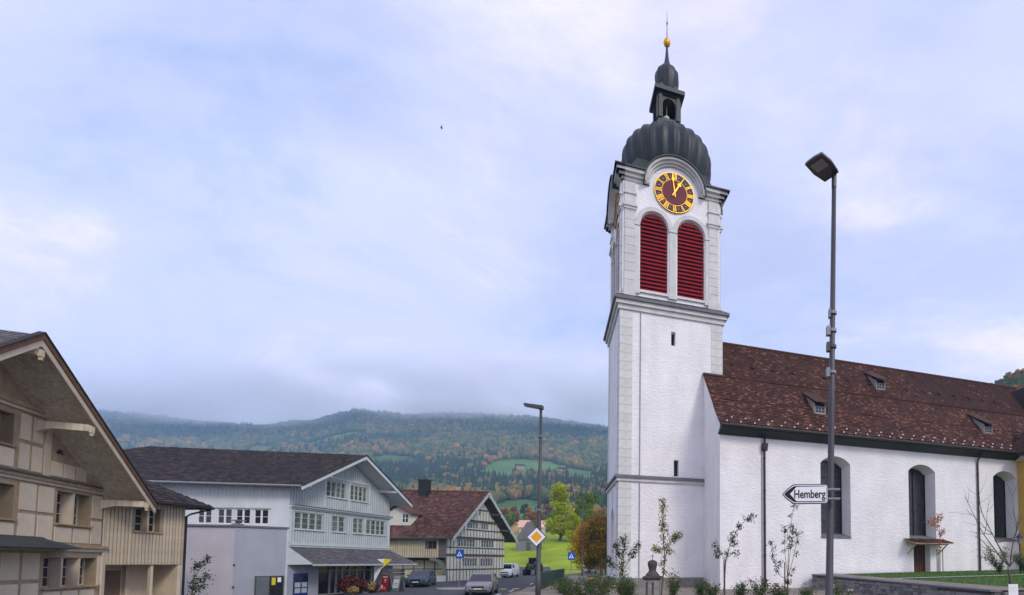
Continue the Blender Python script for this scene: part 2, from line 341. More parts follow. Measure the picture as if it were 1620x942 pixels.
# asphalt: the street and the forecourts in front of the houses
def road_z(y): return float(np.interp(y, [-60, 45, 65, 75, 125], [-0.76, -0.76, -0.4, -0.28, 1.6]))
def xr(y): return -11.6 - 0.2 * (y - 28) if y < 60 else -18 - 0.33 * (y - 60)
b = MB(); prev = None
for y in range(-30, 126, 3):
    xl = -60 if y < 74 else -60 + (y - 74) * 1.2
    if y > 84: xl = xr(y) - 6.5
    row = [(xl, y, road_z(y)), (xr(y), y, road_z(y))]
    if prev: b.add(prev + row, [(0, 1, 3, 2)])
    prev = row
tag(b.build('road', asphalt), 'grey asphalt street running past the houses', 'road', kind='structure')
b = MB()
for y in range(4, 62, 2):
    z0, z1 = road_z(y), road_z(y + 2)
    b.hexa([(xr(y) + .16, y, z0 - .2), (xr(y) + 1.5, y, z0 - .2), (xr(y + 2) + 1.5, y + 2, z1 - .2), (xr(y + 2) + .16, y + 2, z1 - .2),
            (xr(y) + .16, y, z0 + .1), (xr(y) + 1.5, y, z0 + .1), (xr(y + 2) + 1.5, y + 2, z1 + .1), (xr(y + 2) + .16, y + 2, z1 + .1)])
pv = tag(b.build('pavement', pavem), 'grey pavement along the street below the railing', 'pavement', kind='structure')
for y in range(24, 60, 1):
    z0, z1 = road_z(y), road_z(y + 1); b = MB()
    b.hexa([(xr(y), y + .01, z0 - .2), (xr(y) + .155, y + .01, z0 - .2), (xr(y + 1) + .155, y + .99, z1 - .2), (xr(y + 1), y + .99, z1 - .2),
            (xr(y), y + .01, z0 + .115), (xr(y) + .155, y + .01, z0 + .115), (xr(y + 1) + .155, y + .99, z1 + .115), (xr(y + 1), y + .99, z1 + .115)])
    b.build('kerb_stone', kerbm, pv)
# painted markings
cw = thing('zebra_crossing', 'faded yellow zebra crossing painted across the street', 'crossing', (0, 0, 0))
for k in range(7):
    x = -20.2 + k * 0.98; y = 43.6 + k * 0.33; b = MB(); z = road_z(y + 1) + .005
    b.add([(x, y, z), (x + .5, y + .12, z), (x - .1, y + 2.9, z), (x - .6, y + 2.8, z)], [(0, 1, 2, 3)]); b.build('stripe', ylw, cw)
ld = thing('lane_line', 'broken white line down the middle of the street', 'road marking')
for k in range(6):
    y = 36.0 + k * 5.2; x = -15.2 - 0.19 * (y - 36)
    if 42.5 < y < 46.8: continue
    b = MB(); z = road_z(y) + .005; b.add([(x, y, z), (x + .15, y, z), (x - .4, y + 2.4, road_z(y + 2.4) + .005), (x - .55, y + 2.4, road_z(y + 2.4) + .005)], [(0, 1, 2, 3)]); b.build('dash', wht, ld)
# small kerbed island carrying a sign
isl = thing('traffic_island', 'small kerbed island on the forecourt of the red roofed house', 'traffic island', (-22.6, 45.0, -.78))
b = MB(); b.lathe([(1.35, 0), (1.35, .1), (1.25, .15)], 20); b.build('kerb', kerbm, isl)
b = MB(); b.lathe([(1.2, .12), (1.2, .155)], 20); b.build('surface', pavem, isl)
# low bank under the railing: retaining wall between street and churchyard
# ------------------------------------------------------------------ church: shared frame u (along the front), v (depth)
CF = Fr((-5.62, 31.5), (0.9437, 0.3308), (-0.3, 0.954))   # t=u, s=v
TW, TD = 7.0, 6.0
tow = thing('church_tower', 'tall white church tower with red louvres, gilded clock and dark onion dome', 'church tower', (-5.62, 31.5, 0))
def faces(i0=0.0):
    return [('front', lambda a, z, d: CF(a, d + i0, z), TW), ('left', lambda a, z, d: CF(d + i0, a, z), TD), ('right', lambda a, z, d: CF(TW - d - i0, a, z), TD), ('back', lambda a, z, d: CF(a, TD - d - i0, z), TW)]
b = MB()
for nm, P, w in faces():
    ops = []
    if nm == 'front': ops = [Op(3.39, 3.68, 15.85, 16.78, .45), Op(3.6, 3.92, 7.2, 8.27, .45)]
    if nm == 'left': ops = [Op(2.1, 3.9, .7, arch_top(2.1, 3.9, 4.3, .95), .5, .05, 12), Op(2.75, 3.15, 5.3, 6.5, .4)]
    wall(b, P, 0, w, -.1, 18.0, ops)
b.build('shaft', plaster, tow)
b = MB()
b.fbox(CF, 3.38, 3.69, .42, .47, 15.8, 16.8); b.fbox(CF, 3.59, 3.93, .42, .47, 7.15, 8.3); b.fbox(CF, .38, .42, 2.7, 3.2, 5.25, 6.55)
b.build('slit_window', blackm, tow)
b = MB(); b.fbox(CF, .46, .5, 2.05, 3.95, .1, 5.3); dr = b.build('door', timber, tow)
b = MB(); b.fbox(CF, -.09, TW + .05, -.09, -.005, -.15, .62); b.fbox(CF, -.09, -.005, 0, TD + .05, -.15, .62); b.build('plinth', plinthm, tow)
def band(z0, z1, o, m, nm, inset=0.0):
    b = MB(); lo, hi = -o + inset, o - inset
    b.fbox(CF, -o, TW + o, -o, inset + .02, z0, z1); b.fbox(CF, -o, TW + o, TD - .02, TD + o, z0, z1)
    b.fbox(CF, -o, inset + .02, inset + .02, TD - .02, z0, z1); b.fbox(CF, TW - .02, TW + o, .02, TD - .02, z0, z1)
    return b.build(nm, m, tow)
band(6.72, 6.92, .12, trim, 'string_course'); band(6.92, 7.1, .22, darkstone, 'string_course')
band(17.75, 18.05, .12, trim, 'cornice'); band(18.05, 18.3, .26, trim, 'cornice'); band(18.3, 18.48, .40, darkstone, 'cornice')
b = MB()      # dark weathering slope above the big cornice
lo = [CF(-.40, -.40, 18.48), CF(TW + .40, -.40, 18.48), CF(TW + .40, TD + .40, 18.48), CF(-.40, TD + .40, 18.48)]
hi = [CF(.1, .1, 18.85), CF(TW - .1, .1, 18.85), CF(TW - .1, TD - .1, 18.85), CF(.1, TD - .1, 18.85)]
b.prism(lo, hi); b.build('cornice_flashing', domem, tow)
# quoins: separate flat blocks with joints, on the corners that can be seen
def quoins(z0, z1, step, w, off):
    z = z0; k = 0
    while z < z1 - .1:
        h = min(step, z1 - z) - .018
        CF.piece('quoin_stone', quoinm, tow, off, w + off, off - .025, off + .02, z, z + h)                      # front, near corner
        CF.piece('quoin_stone', quoinm, tow, off - .025, off + .02, off + .021, w + off, z, z + h)               # street side, near corner
        if z > 14.2 or z0 > 18: CF.piece('quoin_stone', quoinm, tow, TW - off - w, TW - off, off - .025, off + .02, z, z + h)
        CF.piece('quoin_stone', quoinm, tow, off - .025, off + .02, TD - off - w, TD - off, z, z + h)
        z += step; k += 1
quoins(.64, 6.7, .56, .82, 0); quoins(7.12, 17.7, .56, .82, 0)
# belfry
IN = .15
LW = [(1.31, 3.17), (3.83, 5.73)]
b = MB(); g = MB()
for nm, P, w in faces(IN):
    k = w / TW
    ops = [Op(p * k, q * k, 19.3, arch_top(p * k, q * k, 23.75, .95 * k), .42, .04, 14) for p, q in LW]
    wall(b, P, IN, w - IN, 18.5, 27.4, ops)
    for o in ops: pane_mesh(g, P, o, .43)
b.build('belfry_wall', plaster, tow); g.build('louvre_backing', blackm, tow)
def slatset(P, k, nmx):
    for p, q in LW:
        a0, a1 = p * k + .05, q * k - .05; top = arch_top(p * k, q * k, 23.75, .95 * k); z = 19.33; n = 0
        while z < 24.45:
            zz = z + .2
            if zz > 23.75:
                c = (a0 + a1) / 2; hw = (a1 - a0) / 2 * math.sqrt(max(0.02, 1 - ((zz - 23.75) / (.95 * k)) ** 2)); x0, x1 = c - hw, c + hw
            else: x0, x1 = a0, a1
            if x1 - x0 > .3:
                b = MB(); b.prism([P(x0, z, .05), P(x0, z + .03, .04), P(x0, z + .30, .21), P(x0, z + .27, .23)], [P(x1, z, .05), P(x1, z + .03, .04), P(x1, z + .30, .21), P(x1, z + .27, .23)])
                b.build('louvre_slat', redm, tow)
            z += .262; n += 1
for nm, P, w in faces(IN)[:3]: slatset(P, w / TW, nm)
for nm, P, w in faces(IN)[:3]:
    k = w / TW
    for p, q in LW:      # arch mouldings, capitals and sills
        b = MB(); c = (p + q) / 2 * k; ro = (q - p) / 2 * k; n = 18
        for j in range(n):
            pts = []
            for th in (PI * j / n, PI * (j + 1) / n):
                for rr, dz in ((ro + .02, .95), (ro + .30, 1.16)):
                    pts.append((c - rr * math.cos(th), 23.75 + math.sin(th) * rr / ro * .95 * k * (1.0)))
            (a0, z0), (a1, z1), (a2, z2), (a3, z3) = pts
            b.hexa([P(a0, z0, 0), P(a1, z1, 0), P(a3, z3, 0), P(a2, z2, 0), P(a0, z0, -.1), P(a1, z1, -.1), P(a3, z3, -.1), P(a2, z2, -.1)])
        b.build('arch_moulding', trim, tow)
        b = MB(); b.hexa([P(p * k - .12, 19.12, .1), P(q * k + .12, 19.12, .1), P(q * k + .12, 19.12, -.13), P(p * k - .12, 19.12, -.13), P(p * k - .12, 19.3, .1), P(q * k + .12, 19.3, .1), P(q * k + .12, 19.3, -.1), P(p * k - .12, 19.3, -.1)])
        b.build('louvre_sill', trim, tow)
    for a, hw in ((3.5, .3), (1.08, .2), (5.95, .2)):      # column between and jambs beside the louvres
        b = MB(); a *= k
        def bx(h, d, z0, z1): b.hexa([P(a - h, z0, .05), P(a + h, z0, .05), P(a + h, z0, -d), P(a - h, z0, -d), P(a - h, z1, .05), P(a + h, z1, .05), P(a + h, z1, -d), P(a - h, z1, -d)])
        bx(hw * .78, .09, 19.3, 23.55); bx(hw, .14, 23.55, 23.68); bx(hw * .85, .11, 23.68, 23.8); bx(hw, .13, 19.0, 19.3)
        b.build('column', trim, tow)
    for a in (.62, TW - .62):      # corner pilasters: shaft, base, capital
        b = MB(); a = a if a < 1 else w - .62
        def bx(h, d, z0, z1): b.hexa([P(a - h, z0, .05), P(a + h, z0, .05), P(a + h, z0, -d), P(a - h, z0, -d), P(a - h, z1, .05), P(a + h, z1, .05), P(a + h, z1, -d), P(a - h, z1, -d)])
        bx(.40, .16, 18.6, 19.25)
        for z in np.arange(19.25, 24.4, .57): bx(.34, .11, z + .01, min(z + .555, 24.5))
        bx(.40, .17, 24.5, 24.66); bx(.46, .24, 24.66, 24.86); bx(.36, .13, 24.86, 26.3); bx(.42, .2, 25.5, 25.62)
        b.build('pilaster', trim, tow)
# main cornice with an eyebrow arch over each clock
def eyebrow(P, w, nm):
    c = w / 2 + (.1 if w == TW else 0); b = MB(); k = w / TW
    prof = [(-.12, 26.42, 26.6, trim), (-.28, 26.6, 26.8, trim), (-.46, 26.8, 27.02, trim), (-.58, 27.02, 27.12, domem)]
    R0 = 1.70 * k
    for d, z0, z1, m in prof:
        b = MB(); o = -d
        for x0, x1 in ((IN - o, c - R0 - (z0 - 26.42) * .6), (c + R0 + (z0 - 26.42) * .6, w - IN + o)):
            b.hexa([P(x0, z0, .1), P(x1, z0, .1), P(x1, z0, d), P(x0, z0, d), P(x0, z1, .1), P(x1, z1, .1), P(x1, z1, d), P(x0, z1, d)])
        r0, r1 = R0 + (z0 - 26.42) * .62, R0 + (z1 - 26.42) * .62; n = 24
        for j in range(n):
            q = []
            for th in (PI * j / n, PI * (j + 1) / n):
                for rr in (r0, r1): q.append((c - rr * math.cos(th), 26.42 + rr * math.sin(th) + (0.0)))
            (a0, z_0), (a1, z_1), (a2, z_2), (a3, z_3) = q
            b.hexa([P(a0, z_0, 1.2 if m is domem else .1), P(a1, z_1, 1.2 if m is domem else .1), P(a3, z_3, 1.2 if m is domem else .1), P(a2, z_2, 1.2 if m is domem else .1), P(a0, z_0, d), P(a1, z_1, d), P(a3, z_3, d), P(a2, z_2, d)])
        b.build('eyebrow_cornice', m, tow)
    b = MB(); n = 24      # tympanum behind the dial
    b.add([P(c - R0 * math.cos(PI * j / n), 26.40 + R0 * math.sin(PI * j / n), .02) for j in range(n + 1)], [tuple(range(n + 1))]); b.build('tympanum', plaster, tow)
for nm, P, w in faces(IN): eyebrow(P, w, nm)
# clock dials
def clock(P, w, k):
    c = w / 2 + (.1 if w == TW else 0); zc = 26.32; pt = lambda x, z, d: P(c + x * k, zc + z * k, d)
    E1 = pt(1, 0, 0) - pt(0, 0, 0); E2 = pt(0, 1, 0) - pt(0, 0, 0)
    b = MB(); b.prism([pt(1.36 * math.cos(2 * PI * j / 40), 1.36 * math.sin(2 * PI * j / 40), -.02) for j in range(40)], [pt(1.36 * math.cos(2 * PI * j / 40), 1.36 * math.sin(2 * PI * j / 40), -.10) for j in range(40)])
    dial = b.build('clock_face', blackm, tow)
    b = MB(); b.disc(pt(0, 0, -.105), E1, E2, 0, .88, 40); b.build('dial_centre', maroon, dial)
    b = MB(); b.disc(pt(0, 0, -.112), E1, E2, 1.335, 1.375, 48); b.disc(pt(0, 0, -.112), E1, E2, .87, .895, 48); b.build('gilt_rim', goldm, dial)
    def bar(b, ang, x0, y0, x1, y1, wd):     # stroke in radial coords: y outward
        ca, sa = math.cos(ang), math.sin(ang); dx, dy = x1 - x0, y1 - y0; ln = math.hypot(dx, dy); nx, ny = -dy / ln * wd / 2, dx / ln * wd / 2
        q = [(x0 + nx, y0 + ny), (x1 + nx, y1 + ny), (x1 - nx, y1 - ny), (x0 - nx, y0 - ny)]
        q = [(x * ca + y * sa, -x * sa + y * ca) for x, y in q]
        b.prism([pt(x, y, -.10) for x, y in q], [pt(x, y, -.128) for x, y in q])
    rom = ['XII', 'I', 'II', 'III', 'IIII', 'V', 'VI', 'VII', 'VIII', 'IX', 'X', 'XI']
    for h, s in enumerate(rom):
        b = MB(); ang = 2 * PI * h / 12; wd = {'I': .085, 'V': .15, 'X': .16}; tot = sum(wd[ch] for ch in s); x = -tot / 2
        for ch in s:
            a0 = x + .01; a1 = x + wd[ch] - .01; m = (a0 + a1) / 2
            if ch == 'I': bar(b, ang, m, .91, m, 1.31, .042)
            if ch == 'V': bar(b, ang, a0, 1.31, m, .91, .042); bar(b, ang, a1, 1.31, m, .91, .025)
            if ch == 'X': bar(b, ang, a0, 1.31, a1, .91, .042); bar(b, ang, a1, 1.31, a0, .91, .025)
            x += wd[ch]
        b.build('numeral', goldm, dial)
    for h in range(12):
        b = MB(); bar(b, 2 * PI * (h + .5) / 12, 0, 1.09, 0, 1.125, .035); b.build('hour_dot', goldm, dial)
    for ang, ln, wd in ((R(-8), 1.34, .10), (R(30), .92, .15)):
        b = MB(); ca, sa = math.cos(ang), math.sin(ang)
        q = [(-.03, -.32), (.03, -.32), (wd * .35, .1), (wd * .3, ln * .55), (wd, ln * .68), (wd * .3, ln * .8), (0, ln), (-wd * .3, ln * .8), (-wd, ln * .68), (-wd * .3, ln * .55), (-wd * .35, .1)]
        q = [(x * ca + y * sa, -x * sa + y * ca) for x, y in q]
        o = .14 if ln > 1 else .17
        b.prism([pt(x, y, -o) for x, y in q], [pt(x, y, -o - .025) for x, y in q]); b.build('clock_hand', goldm, dial)
for nm, P, w in faces(IN)[:2]: clock(P, w, 1.0 if w == TW else TD / TW)
# roof skirt, onion dome, lantern, spire
ax = CF(TW / 2 + .2, TD / 2, 0); arot = math.atan2(.3308, .9437)
b = MB()
lo = [CF(.22, .22, 26.9), CF(TW - .22, .22, 26.9), CF(TW - .22, TD - .22, 26.9), CF(.22, TD - .22, 26.9)]
hi = [CF(1.2, .8, 28.7), CF(TW - .9, .8, 28.7), CF(TW - .9, TD - .8, 28.7), CF(1.2, TD - .8, 28.7)]
b.prism(lo, hi); b.build('roof_skirt', domem, tow)
DP = [(2.1, 27.4), (2.4, 27.9), (2.72, 28.5), (2.98, 29.1), (3.13, 29.7), (3.18, 30.25), (3.13, 30.7), (2.98, 31.08), (2.7, 31.42), (2.35, 31.72), (1.95, 32.0), (1.55, 32.3), (1.2, 32.62), (1.0, 32.95)]
def fine(prof, n=4):
    out = []
    for i in range(len(prof) - 1):
        p0, p1, p2, p3 = [np.array(prof[max(0, min(len(prof) - 1, j))]) for j in (i - 1, i, i + 1, i + 2)]
        for q in range(n):
            t = q / n; out.append(tuple(.5 * (2 * p1 + (p2 - p0) * t + (2 * p0 - 5 * p1 + 4 * p2 - p3) * t * t + (3 * p1 - p0 - 3 * p2 + p3) * t ** 3)))
    return out + [prof[-1]]
DPf = fine(DP); NL = 26
b = MB(); b.lathe(DPf, 208, (ax.x, ax.y, 0), lobe=-.022, nl=NL, rot=arot); dome = b.build('onion_dome', domem, tow, smooth=True)
for k in range(NL):
    a = 2 * PI * (k + .5) / NL; b = MB()
    b.tube([(ax.x + r * 1.012 * math.cos(a), ax.y + r * 1.012 * math.sin(a), z) for r, z in DPf[::2]], .065, 5); b.build('seam_rib', domem, dome, smooth=True)
lan = MB(); LH = .8
def LP(x, y, z): return ax + CF(x, y, z)
def lbox(b, x0, x1, y0, y1, z0, z1): b.hexa([LP(x0, y0, z0), LP(x1, y0, z0), LP(x1, y1, z0), LP(x0, y1, z0), LP(x0, y0, z1), LP(x1, y0, z1), LP(x1, y1, z1), LP(x0, y1, z1)])
lbox(lan, -.9, .9, -.9, .9, 32.6, 32.95); lbox(lan, -.8, .8, -.8, .8, 32.95, 33.35)
lfaces = [lambda a, z, d: LP(a, -LH + d, z), lambda a, z, d: LP(-LH + d, a, z), lambda a, z, d: LP(LH - d, a, z), lambda a, z, d: LP(a, LH - d, z)]
for P in lfaces: wall(lan, P, -LH, LH, 33.35, 35.2, [Op(-.47, .47, 33.4, arch_top(-.47, .47, 34.42, .47), .14, 0, 10)])
for P in lfaces:
    for a in (-.65, .65):
        lan.hexa([P(a - .13, 33.35, 0), P(a + .13, 33.35, 0), P(a + .13, 33.35, -.08), P(a - .13, 33.35, -.08), P(a - .13, 35.05, 0), P(a + .13, 35.05, 0), P(a + .13, 35.05, -.08), P(a - .13, 35.05, -.08)])
lantern = lan.build('lantern', domem, tow)
b = MB(); lbox(b, -.88, .88, -.88, .88, 35.05, 35.2); lbox(b, -1.1, 1.1, -1.1, 1.1, 35.2, 35.5); lbox(b, -.6, .6, -.6, .6, 35.5, 36.15); b.build('lantern_cornice', domem, lantern)
b = MB(); b.lathe([(.40, 33.6), (.36, 33.75), (.27, 33.95), (.2, 34.15), (.1, 34.23)], 16, (ax.x, ax.y, 0)); b.tube([(ax.x, ax.y, 34.2), (ax.x, ax.y, 35.2)], .04, 6); b.build('bell', trim, lantern, smooth=True)
b = MB(); b.lathe(fine([(.55, 35.6), (.72, 36.1), (.83, 36.6), (.87, 37.05), (.80, 37.45), (.55, 37.8), (.3, 38.1), (.18, 38.45), (.11, 39.0), (.07, 39.65)]), 48, (ax.x, ax.y, 0), lobe=-.035, nl=12); b.build('spire', domem, tow, smooth=True)
b = MB(); b.lathe([(.03, 39.6)] + [(.26 * math.sin(PI * j / 10), 39.93 - .30 * math.cos(PI * j / 10)) for j in range(1, 10)] + [(.03, 40.26)], 20, (ax.x, ax.y, 0)); b.build('gilded_ball', goldm, tow, smooth=True)
b = MB(); b.tube([(ax.x, ax.y, 40.0), (ax.x, ax.y, 41.2), (ax.x, ax.y, 42.4)], [.045, .03, .012], 6); b.box(ax.x - .05, ax.x + .05, ax.y - .05, ax.y + .05, 41.4, 41.5); b.build('lightning_rod', steel, tow)
b = MB(); b.tube([CF(1.34, -.05, .1), CF(1.34, -.05, 17.9)], .025, 5); b.build('lightning_cable', galv, tow)

# ------------------------------------------------------------------ nave
nav = thing('church_nave', 'long white church nave with tall arched windows and mottled tile roof', 'church', (-5.62, 31.5, 0))
U0, U1, V0, V1 = 5.64, 33.5, -3.37, 9.37
PN = lambda a, z, d: CF(U0 + a, V0 + d, z)
wins = [Op(6.95, 9.21, 3.25, seg_top(6.95, 9.21, 8.05, .5), .95, .1, 10, .25), Op(13.94, 16.26, 3.25, seg_top(13.94, 16.26, 7.95, .5), .95, .1, 10, .25), Op(21.69, 24.0, 3.25, seg_top(21.69, 24.0, 7.95, .5), .95, .1, 10, .25)]
door = Op(14.27, 15.7, 0.6, 2.85, .5, .03)
b = MB(); wall(b, PN, 0, U1 - U0, -.2, 9.75, wins + [door])
# west end wall with the roof profile, seen beside the tower
def roofz(v): 
    v = v if v <= 3 else 6 - v
    return float(np.interp(v, [-3.95, -3.4, -2.6, -1.8, 3], [9.75, 10.1, 11.0, 12.05, 17.9]))
PW = lambda a, z, d: CF(U0 + d, a, z)
vs_ = sorted({V0, -2.6, -1.8, 0.0, 3, 6, 7.8, 8.6, V1})
wall(b, PW, V0, V1, -.2, lambda a: roofz(a) - .02, (), vs_)
b.add([CF(U0, V1, -.2), CF(U1, V1, -.2), CF(U1, V1, 9.75), CF(U0, V1, 9.75)], [(0, 1, 2, 3)])
b.build('wall', plaster, nav)
for o in wins:
    b = MB(); pane_mesh(b, PN, o, .96); wn = b.build('window', leadglass, nav)
    i0 = o.a0 + .1; i1 = o.a1 - .1; cx_ = (i0 + i1) / 2; b = MB()
    for x in (i0 + .03, cx_, i1 - .03): b.hexa([PN(x - .03, 3.3, .95), PN(x + .03, 3.3, .95), PN(x + .03, 3.3, .90), PN(x - .03, 3.3, .90), PN(x - .03, 8.3, .95), PN(x + .03, 8.3, .95), PN(x + .03, 8.3, .90), PN(x - .03, 8.3, .90)])
    for z in (4.3, 5.3, 6.3, 7.3): b.hexa([PN(i0, z - .025, .95), PN(i1, z - .025, .95), PN(i1, z - .025, .91), PN(i0, z - .025, .91), PN(i0, z + .025, .95), PN(i1, z + .025, .95), PN(i1, z + .025, .91), PN(i0, z + .025, .91)])
    b.build('glazing_bar', lead, wn)
    b = MB()
    for j in range(1, 8):
        for h in (0, 1):
            x = i0 + (cx_ - i0) * (h + j / 8); b.hexa([PN(x - .006, 3.4, .953), PN(x + .006, 3.4, .953), PN(x + .006, 3.4, .945), PN(x - .006, 3.4, .945), PN(x - .006, 8.2, .953), PN(x + .006, 8.2, .953), PN(x + .006, 8.2, .945), PN(x - .006, 8.2, .945)])
    for z in np.arange(3.5, 8.1, .2): b.hexa([PN(i0, z - .006, .953), PN(i1, z - .006, .953), PN(i1, z - .006, .945), PN(i0, z - .006, .945), PN(i0, z + .006, .953), PN(i1, z + .006, .953), PN(i1, z + .006, .945), PN(i0, z + .006, .945)])
    tag(b.build('lead_came', lead, wn), kind='stuff')
    b = MB(); b.prism([PN(o.a0 + .005, 3.17, -.06), PN(o.a0 + .005, 3.27, -.06), PN(o.a0 + .005, 3.52, .93), PN(o.a0 + .005, 3.3, .93)], [PN(o.a1 - .005, 3.17, -.06), PN(o.a1 - .005, 3.27, -.06), PN(o.a1 - .005, 3.52, .93), PN(o.a1 - .005, 3.3, .93)]); b.build('sill', darkstone, wn)
b = MB(); pane_mesh(b, PN, door, .49); dd = b.build('door', mat('red_brown_door', (0.075, 0.028, 0.018), .6, .15, 3), nav)
for j in range(1, 6):
    x = 14.27 + 1.43 * j / 6; b = MB(); b.hexa([PN(x - .012, .7, .49), PN(x + .012, .7, .49), PN(x + .012, .7, .465), PN(x - .012, .7, .465), PN(x - .012, 2.8, .49), PN(x + .012, 2.8, .49), PN(x + .012, 2.8, .465), PN(x - .012, 2.8, .465)]); b.build('door_batten', brownboard, dd)
# door canopy
b = MB(); b.prism([PN(13.5, 3.22, -.002), PN(13.5, 2.92, -1.1), PN(13.5, 2.85, -1.1), PN(13.5, 3.12, -.002)], [PN(16.7, 3.22, -.002), PN(16.7, 2.92, -1.1), PN(16.7, 2.85, -1.1), PN(16.7, 3.12, -.002)]); cp = b.build('door_canopy', timber, nav)
b = MB(); upv = PN(0, 3.22, 0) - PN(0, 2.92, -1.1); tiles(b, PN(13.45, 2.93, -1.12), CF.g, upv, 3.3, 1.16, .2, .17); tag(b.build('canopy_tile', navetile, cp), kind='stuff')
for x in (13.75, 16.4):
    b = MB(); b.tube([PN(x, 2.2, -.02), PN(x, 2.85, -.9)], .045, 6); b.tube([PN(x, 2.85, -.02), PN(x, 2.85, -1.0)], .045, 6); b.build('bracket', timber, cp)
# roof: boarding under the tiles, tiles, gutter, snow guards, vents, dormers
b = MB(); vs2 = [-3.95, -3.4, -2.6, -1.8, 0, 3, 6, 7.8, 8.6, 9.4, 9.95]
for p, q in zip(vs2, vs2[1:]): b.add([CF(U0 - .05, p, roofz(p) - .03), CF(U1 + 4, p, roofz(p) - .03), CF(U1 + 4, q, roofz(q) - .03), CF(U0 - .05, q, roofz(q) - .03)], [(0, 1, 2, 3)])
rf = b.build('roof', darktimber, nav)
def npick(x, q):
    r = random.random(); hi = .10 + .04 * math.sin(x * .7 + q) + (0.05 if q < 5.2 else 0) - (0.09 if x > 19 and q > 5.5 else 0)
    if r < hi: return random.uniform(.85, 1)
    return random.uniform(.1, .75) * (1 if not (x > 19 and q > 5.5) else .6)
b = MB(); acc = 0
segs = [(-3.95, -3.4), (-3.4, -2.6), (-2.6, -1.8), (-1.8, -.1), (-.1, 3.0)]
for i, (p, q) in enumerate(segs):
    up = CF(0, q - p, roofz(q) - roofz(p)); ua = U0 - .1 if i < 4 else TW + .02; ub = U1 + 4
    tiles(b, CF(ua, p, roofz(p) + (.07 if i == 3 and False else 0)), CF.g, up, ub - ua, up.length, .21, .175, pick=lambda x, y, k=acc, uu=ua: npick(x + uu - U0, y + k), lift=.045); acc += up.length
tag(b.build('roof_tile', navetile, rf), kind='stuff')
b = MB(); b.tube([CF(U0 - .1, -.1, roofz(-.1) + .05), CF(U1 + 4, -.1, roofz(-.1) + .05)], .05, 6); b.build('tile_ledge', navetile, rf)
for k in range(76):
    u = TW + .1 + k * .4
    b = MB() if k == 0 else b
    if k == 0: b.tube([CF(0, 0, 0), CF(.41, 0, 0)], [.13, .12], 8); rme = b.mesh('ridge_tile', navetile)
    link('ridge_tile', rme, rf, CF(u, 3.0, 17.93))
b = MB(); b.prism([CF(U0 - .12, -4.02, 9.62), CF(U0 - .12, -4.12, 9.8), CF(U0 - .12, -3.9, 9.82), CF(U0 - .12, V0 - .003, 9.38), CF(U0 - .12, V0 - .003, 9.3), CF(U0 - .12, -3.5, 9.3)], [CF(U1, -4.02, 9.62), CF(U1, -4.12, 9.8), CF(U1, -3.9, 9.82), CF(U1, V0 - .003, 9.38), CF(U1, V0 - .003, 9.3), CF(U1, -3.5, 9.3)]); b.build('eaves_cornice', gutterm, nav)
b = MB(); b.tube([CF(U0 - .15, -4.17, 9.72), CF(U1, -4.17, 9.72)], .09, 8); b.build('gutter', gutterm, nav)
b = MB(); b.tube([CF(U0 - .02, 0 + .0, roofz(0) + .03), CF(TW, 0, roofz(0) + .03)], .07, 6); b.build('flashing', domem, nav)
for s_, straight in ((2.92, True), (20.12, False)):
    b = MB(); u = U0 + s_
    pts = [CF(u, -4.1, 9.6), CF(u, V0 - .14, 9.1), CF(u, V0 - .1, 8.9), CF(u, V0 - .1, .1 if straight else .7)] if not straight else [CF(u, V0 - .14, 9.3), CF(u, V0 - .12, 8.5), CF(u, V0 - .1, 8.4), CF(u, V0 - .1, .05)]
    b.tube(pts, .065, 8)
    if straight: b.hexa([CF(u - .14, V0 - .26, 8.5), CF(u + .14, V0 - .26, 8.5), CF(u + .14, V0 - .02, 8.5), CF(u - .14, V0 - .02, 8.5), CF(u - .17, V0 - .3, 8.95), CF(u + .17, V0 - .3, 8.95), CF(u + .17, V0 - .02, 8.95), CF(u - .17, V0 - .02, 8.95)])
    for z in (2, 4, 6, 8): b.tube([CF(u, V0 - .1, z), CF(u, V0 - .1, z + .06)], .085, 8)
    b.build('downpipe', pipem, nav)
b = MB(); b.tube([CF(U0 + 2.75, V0 - .03, .05), CF(U0 + 2.75, V0 - .03, 9.2)], .02, 5); b.build('lightning_cable', galv, nav)
gm = MB(); gm.box(-.04, .04, -.05, .02, .03, .10); gme = gm.mesh('snow_guard', whitepaint)
for k in range(27):
    for j, v in enumerate((-3.42, -3.12)):
        link('snow_guard', gme, rf, CF(U0 + .45 + k * .92 + j * .42, v, roofz(v) + .03))
vm = MB(); vm.lathe([(.17, 0), (.15, .12), (.02, .16)], 10); vme = vm.mesh('vent_tile', blackm)
for u in (8.1, 9.65, 11.2, 12.9, 15.6, 17.6, 19.6, 23.2, 24.9, 26.5, 28.1, 29.7, 31.2, 32.6): link('vent_tile', vme, rf, CF(u, 1.0, roofz(1.0) + .0))
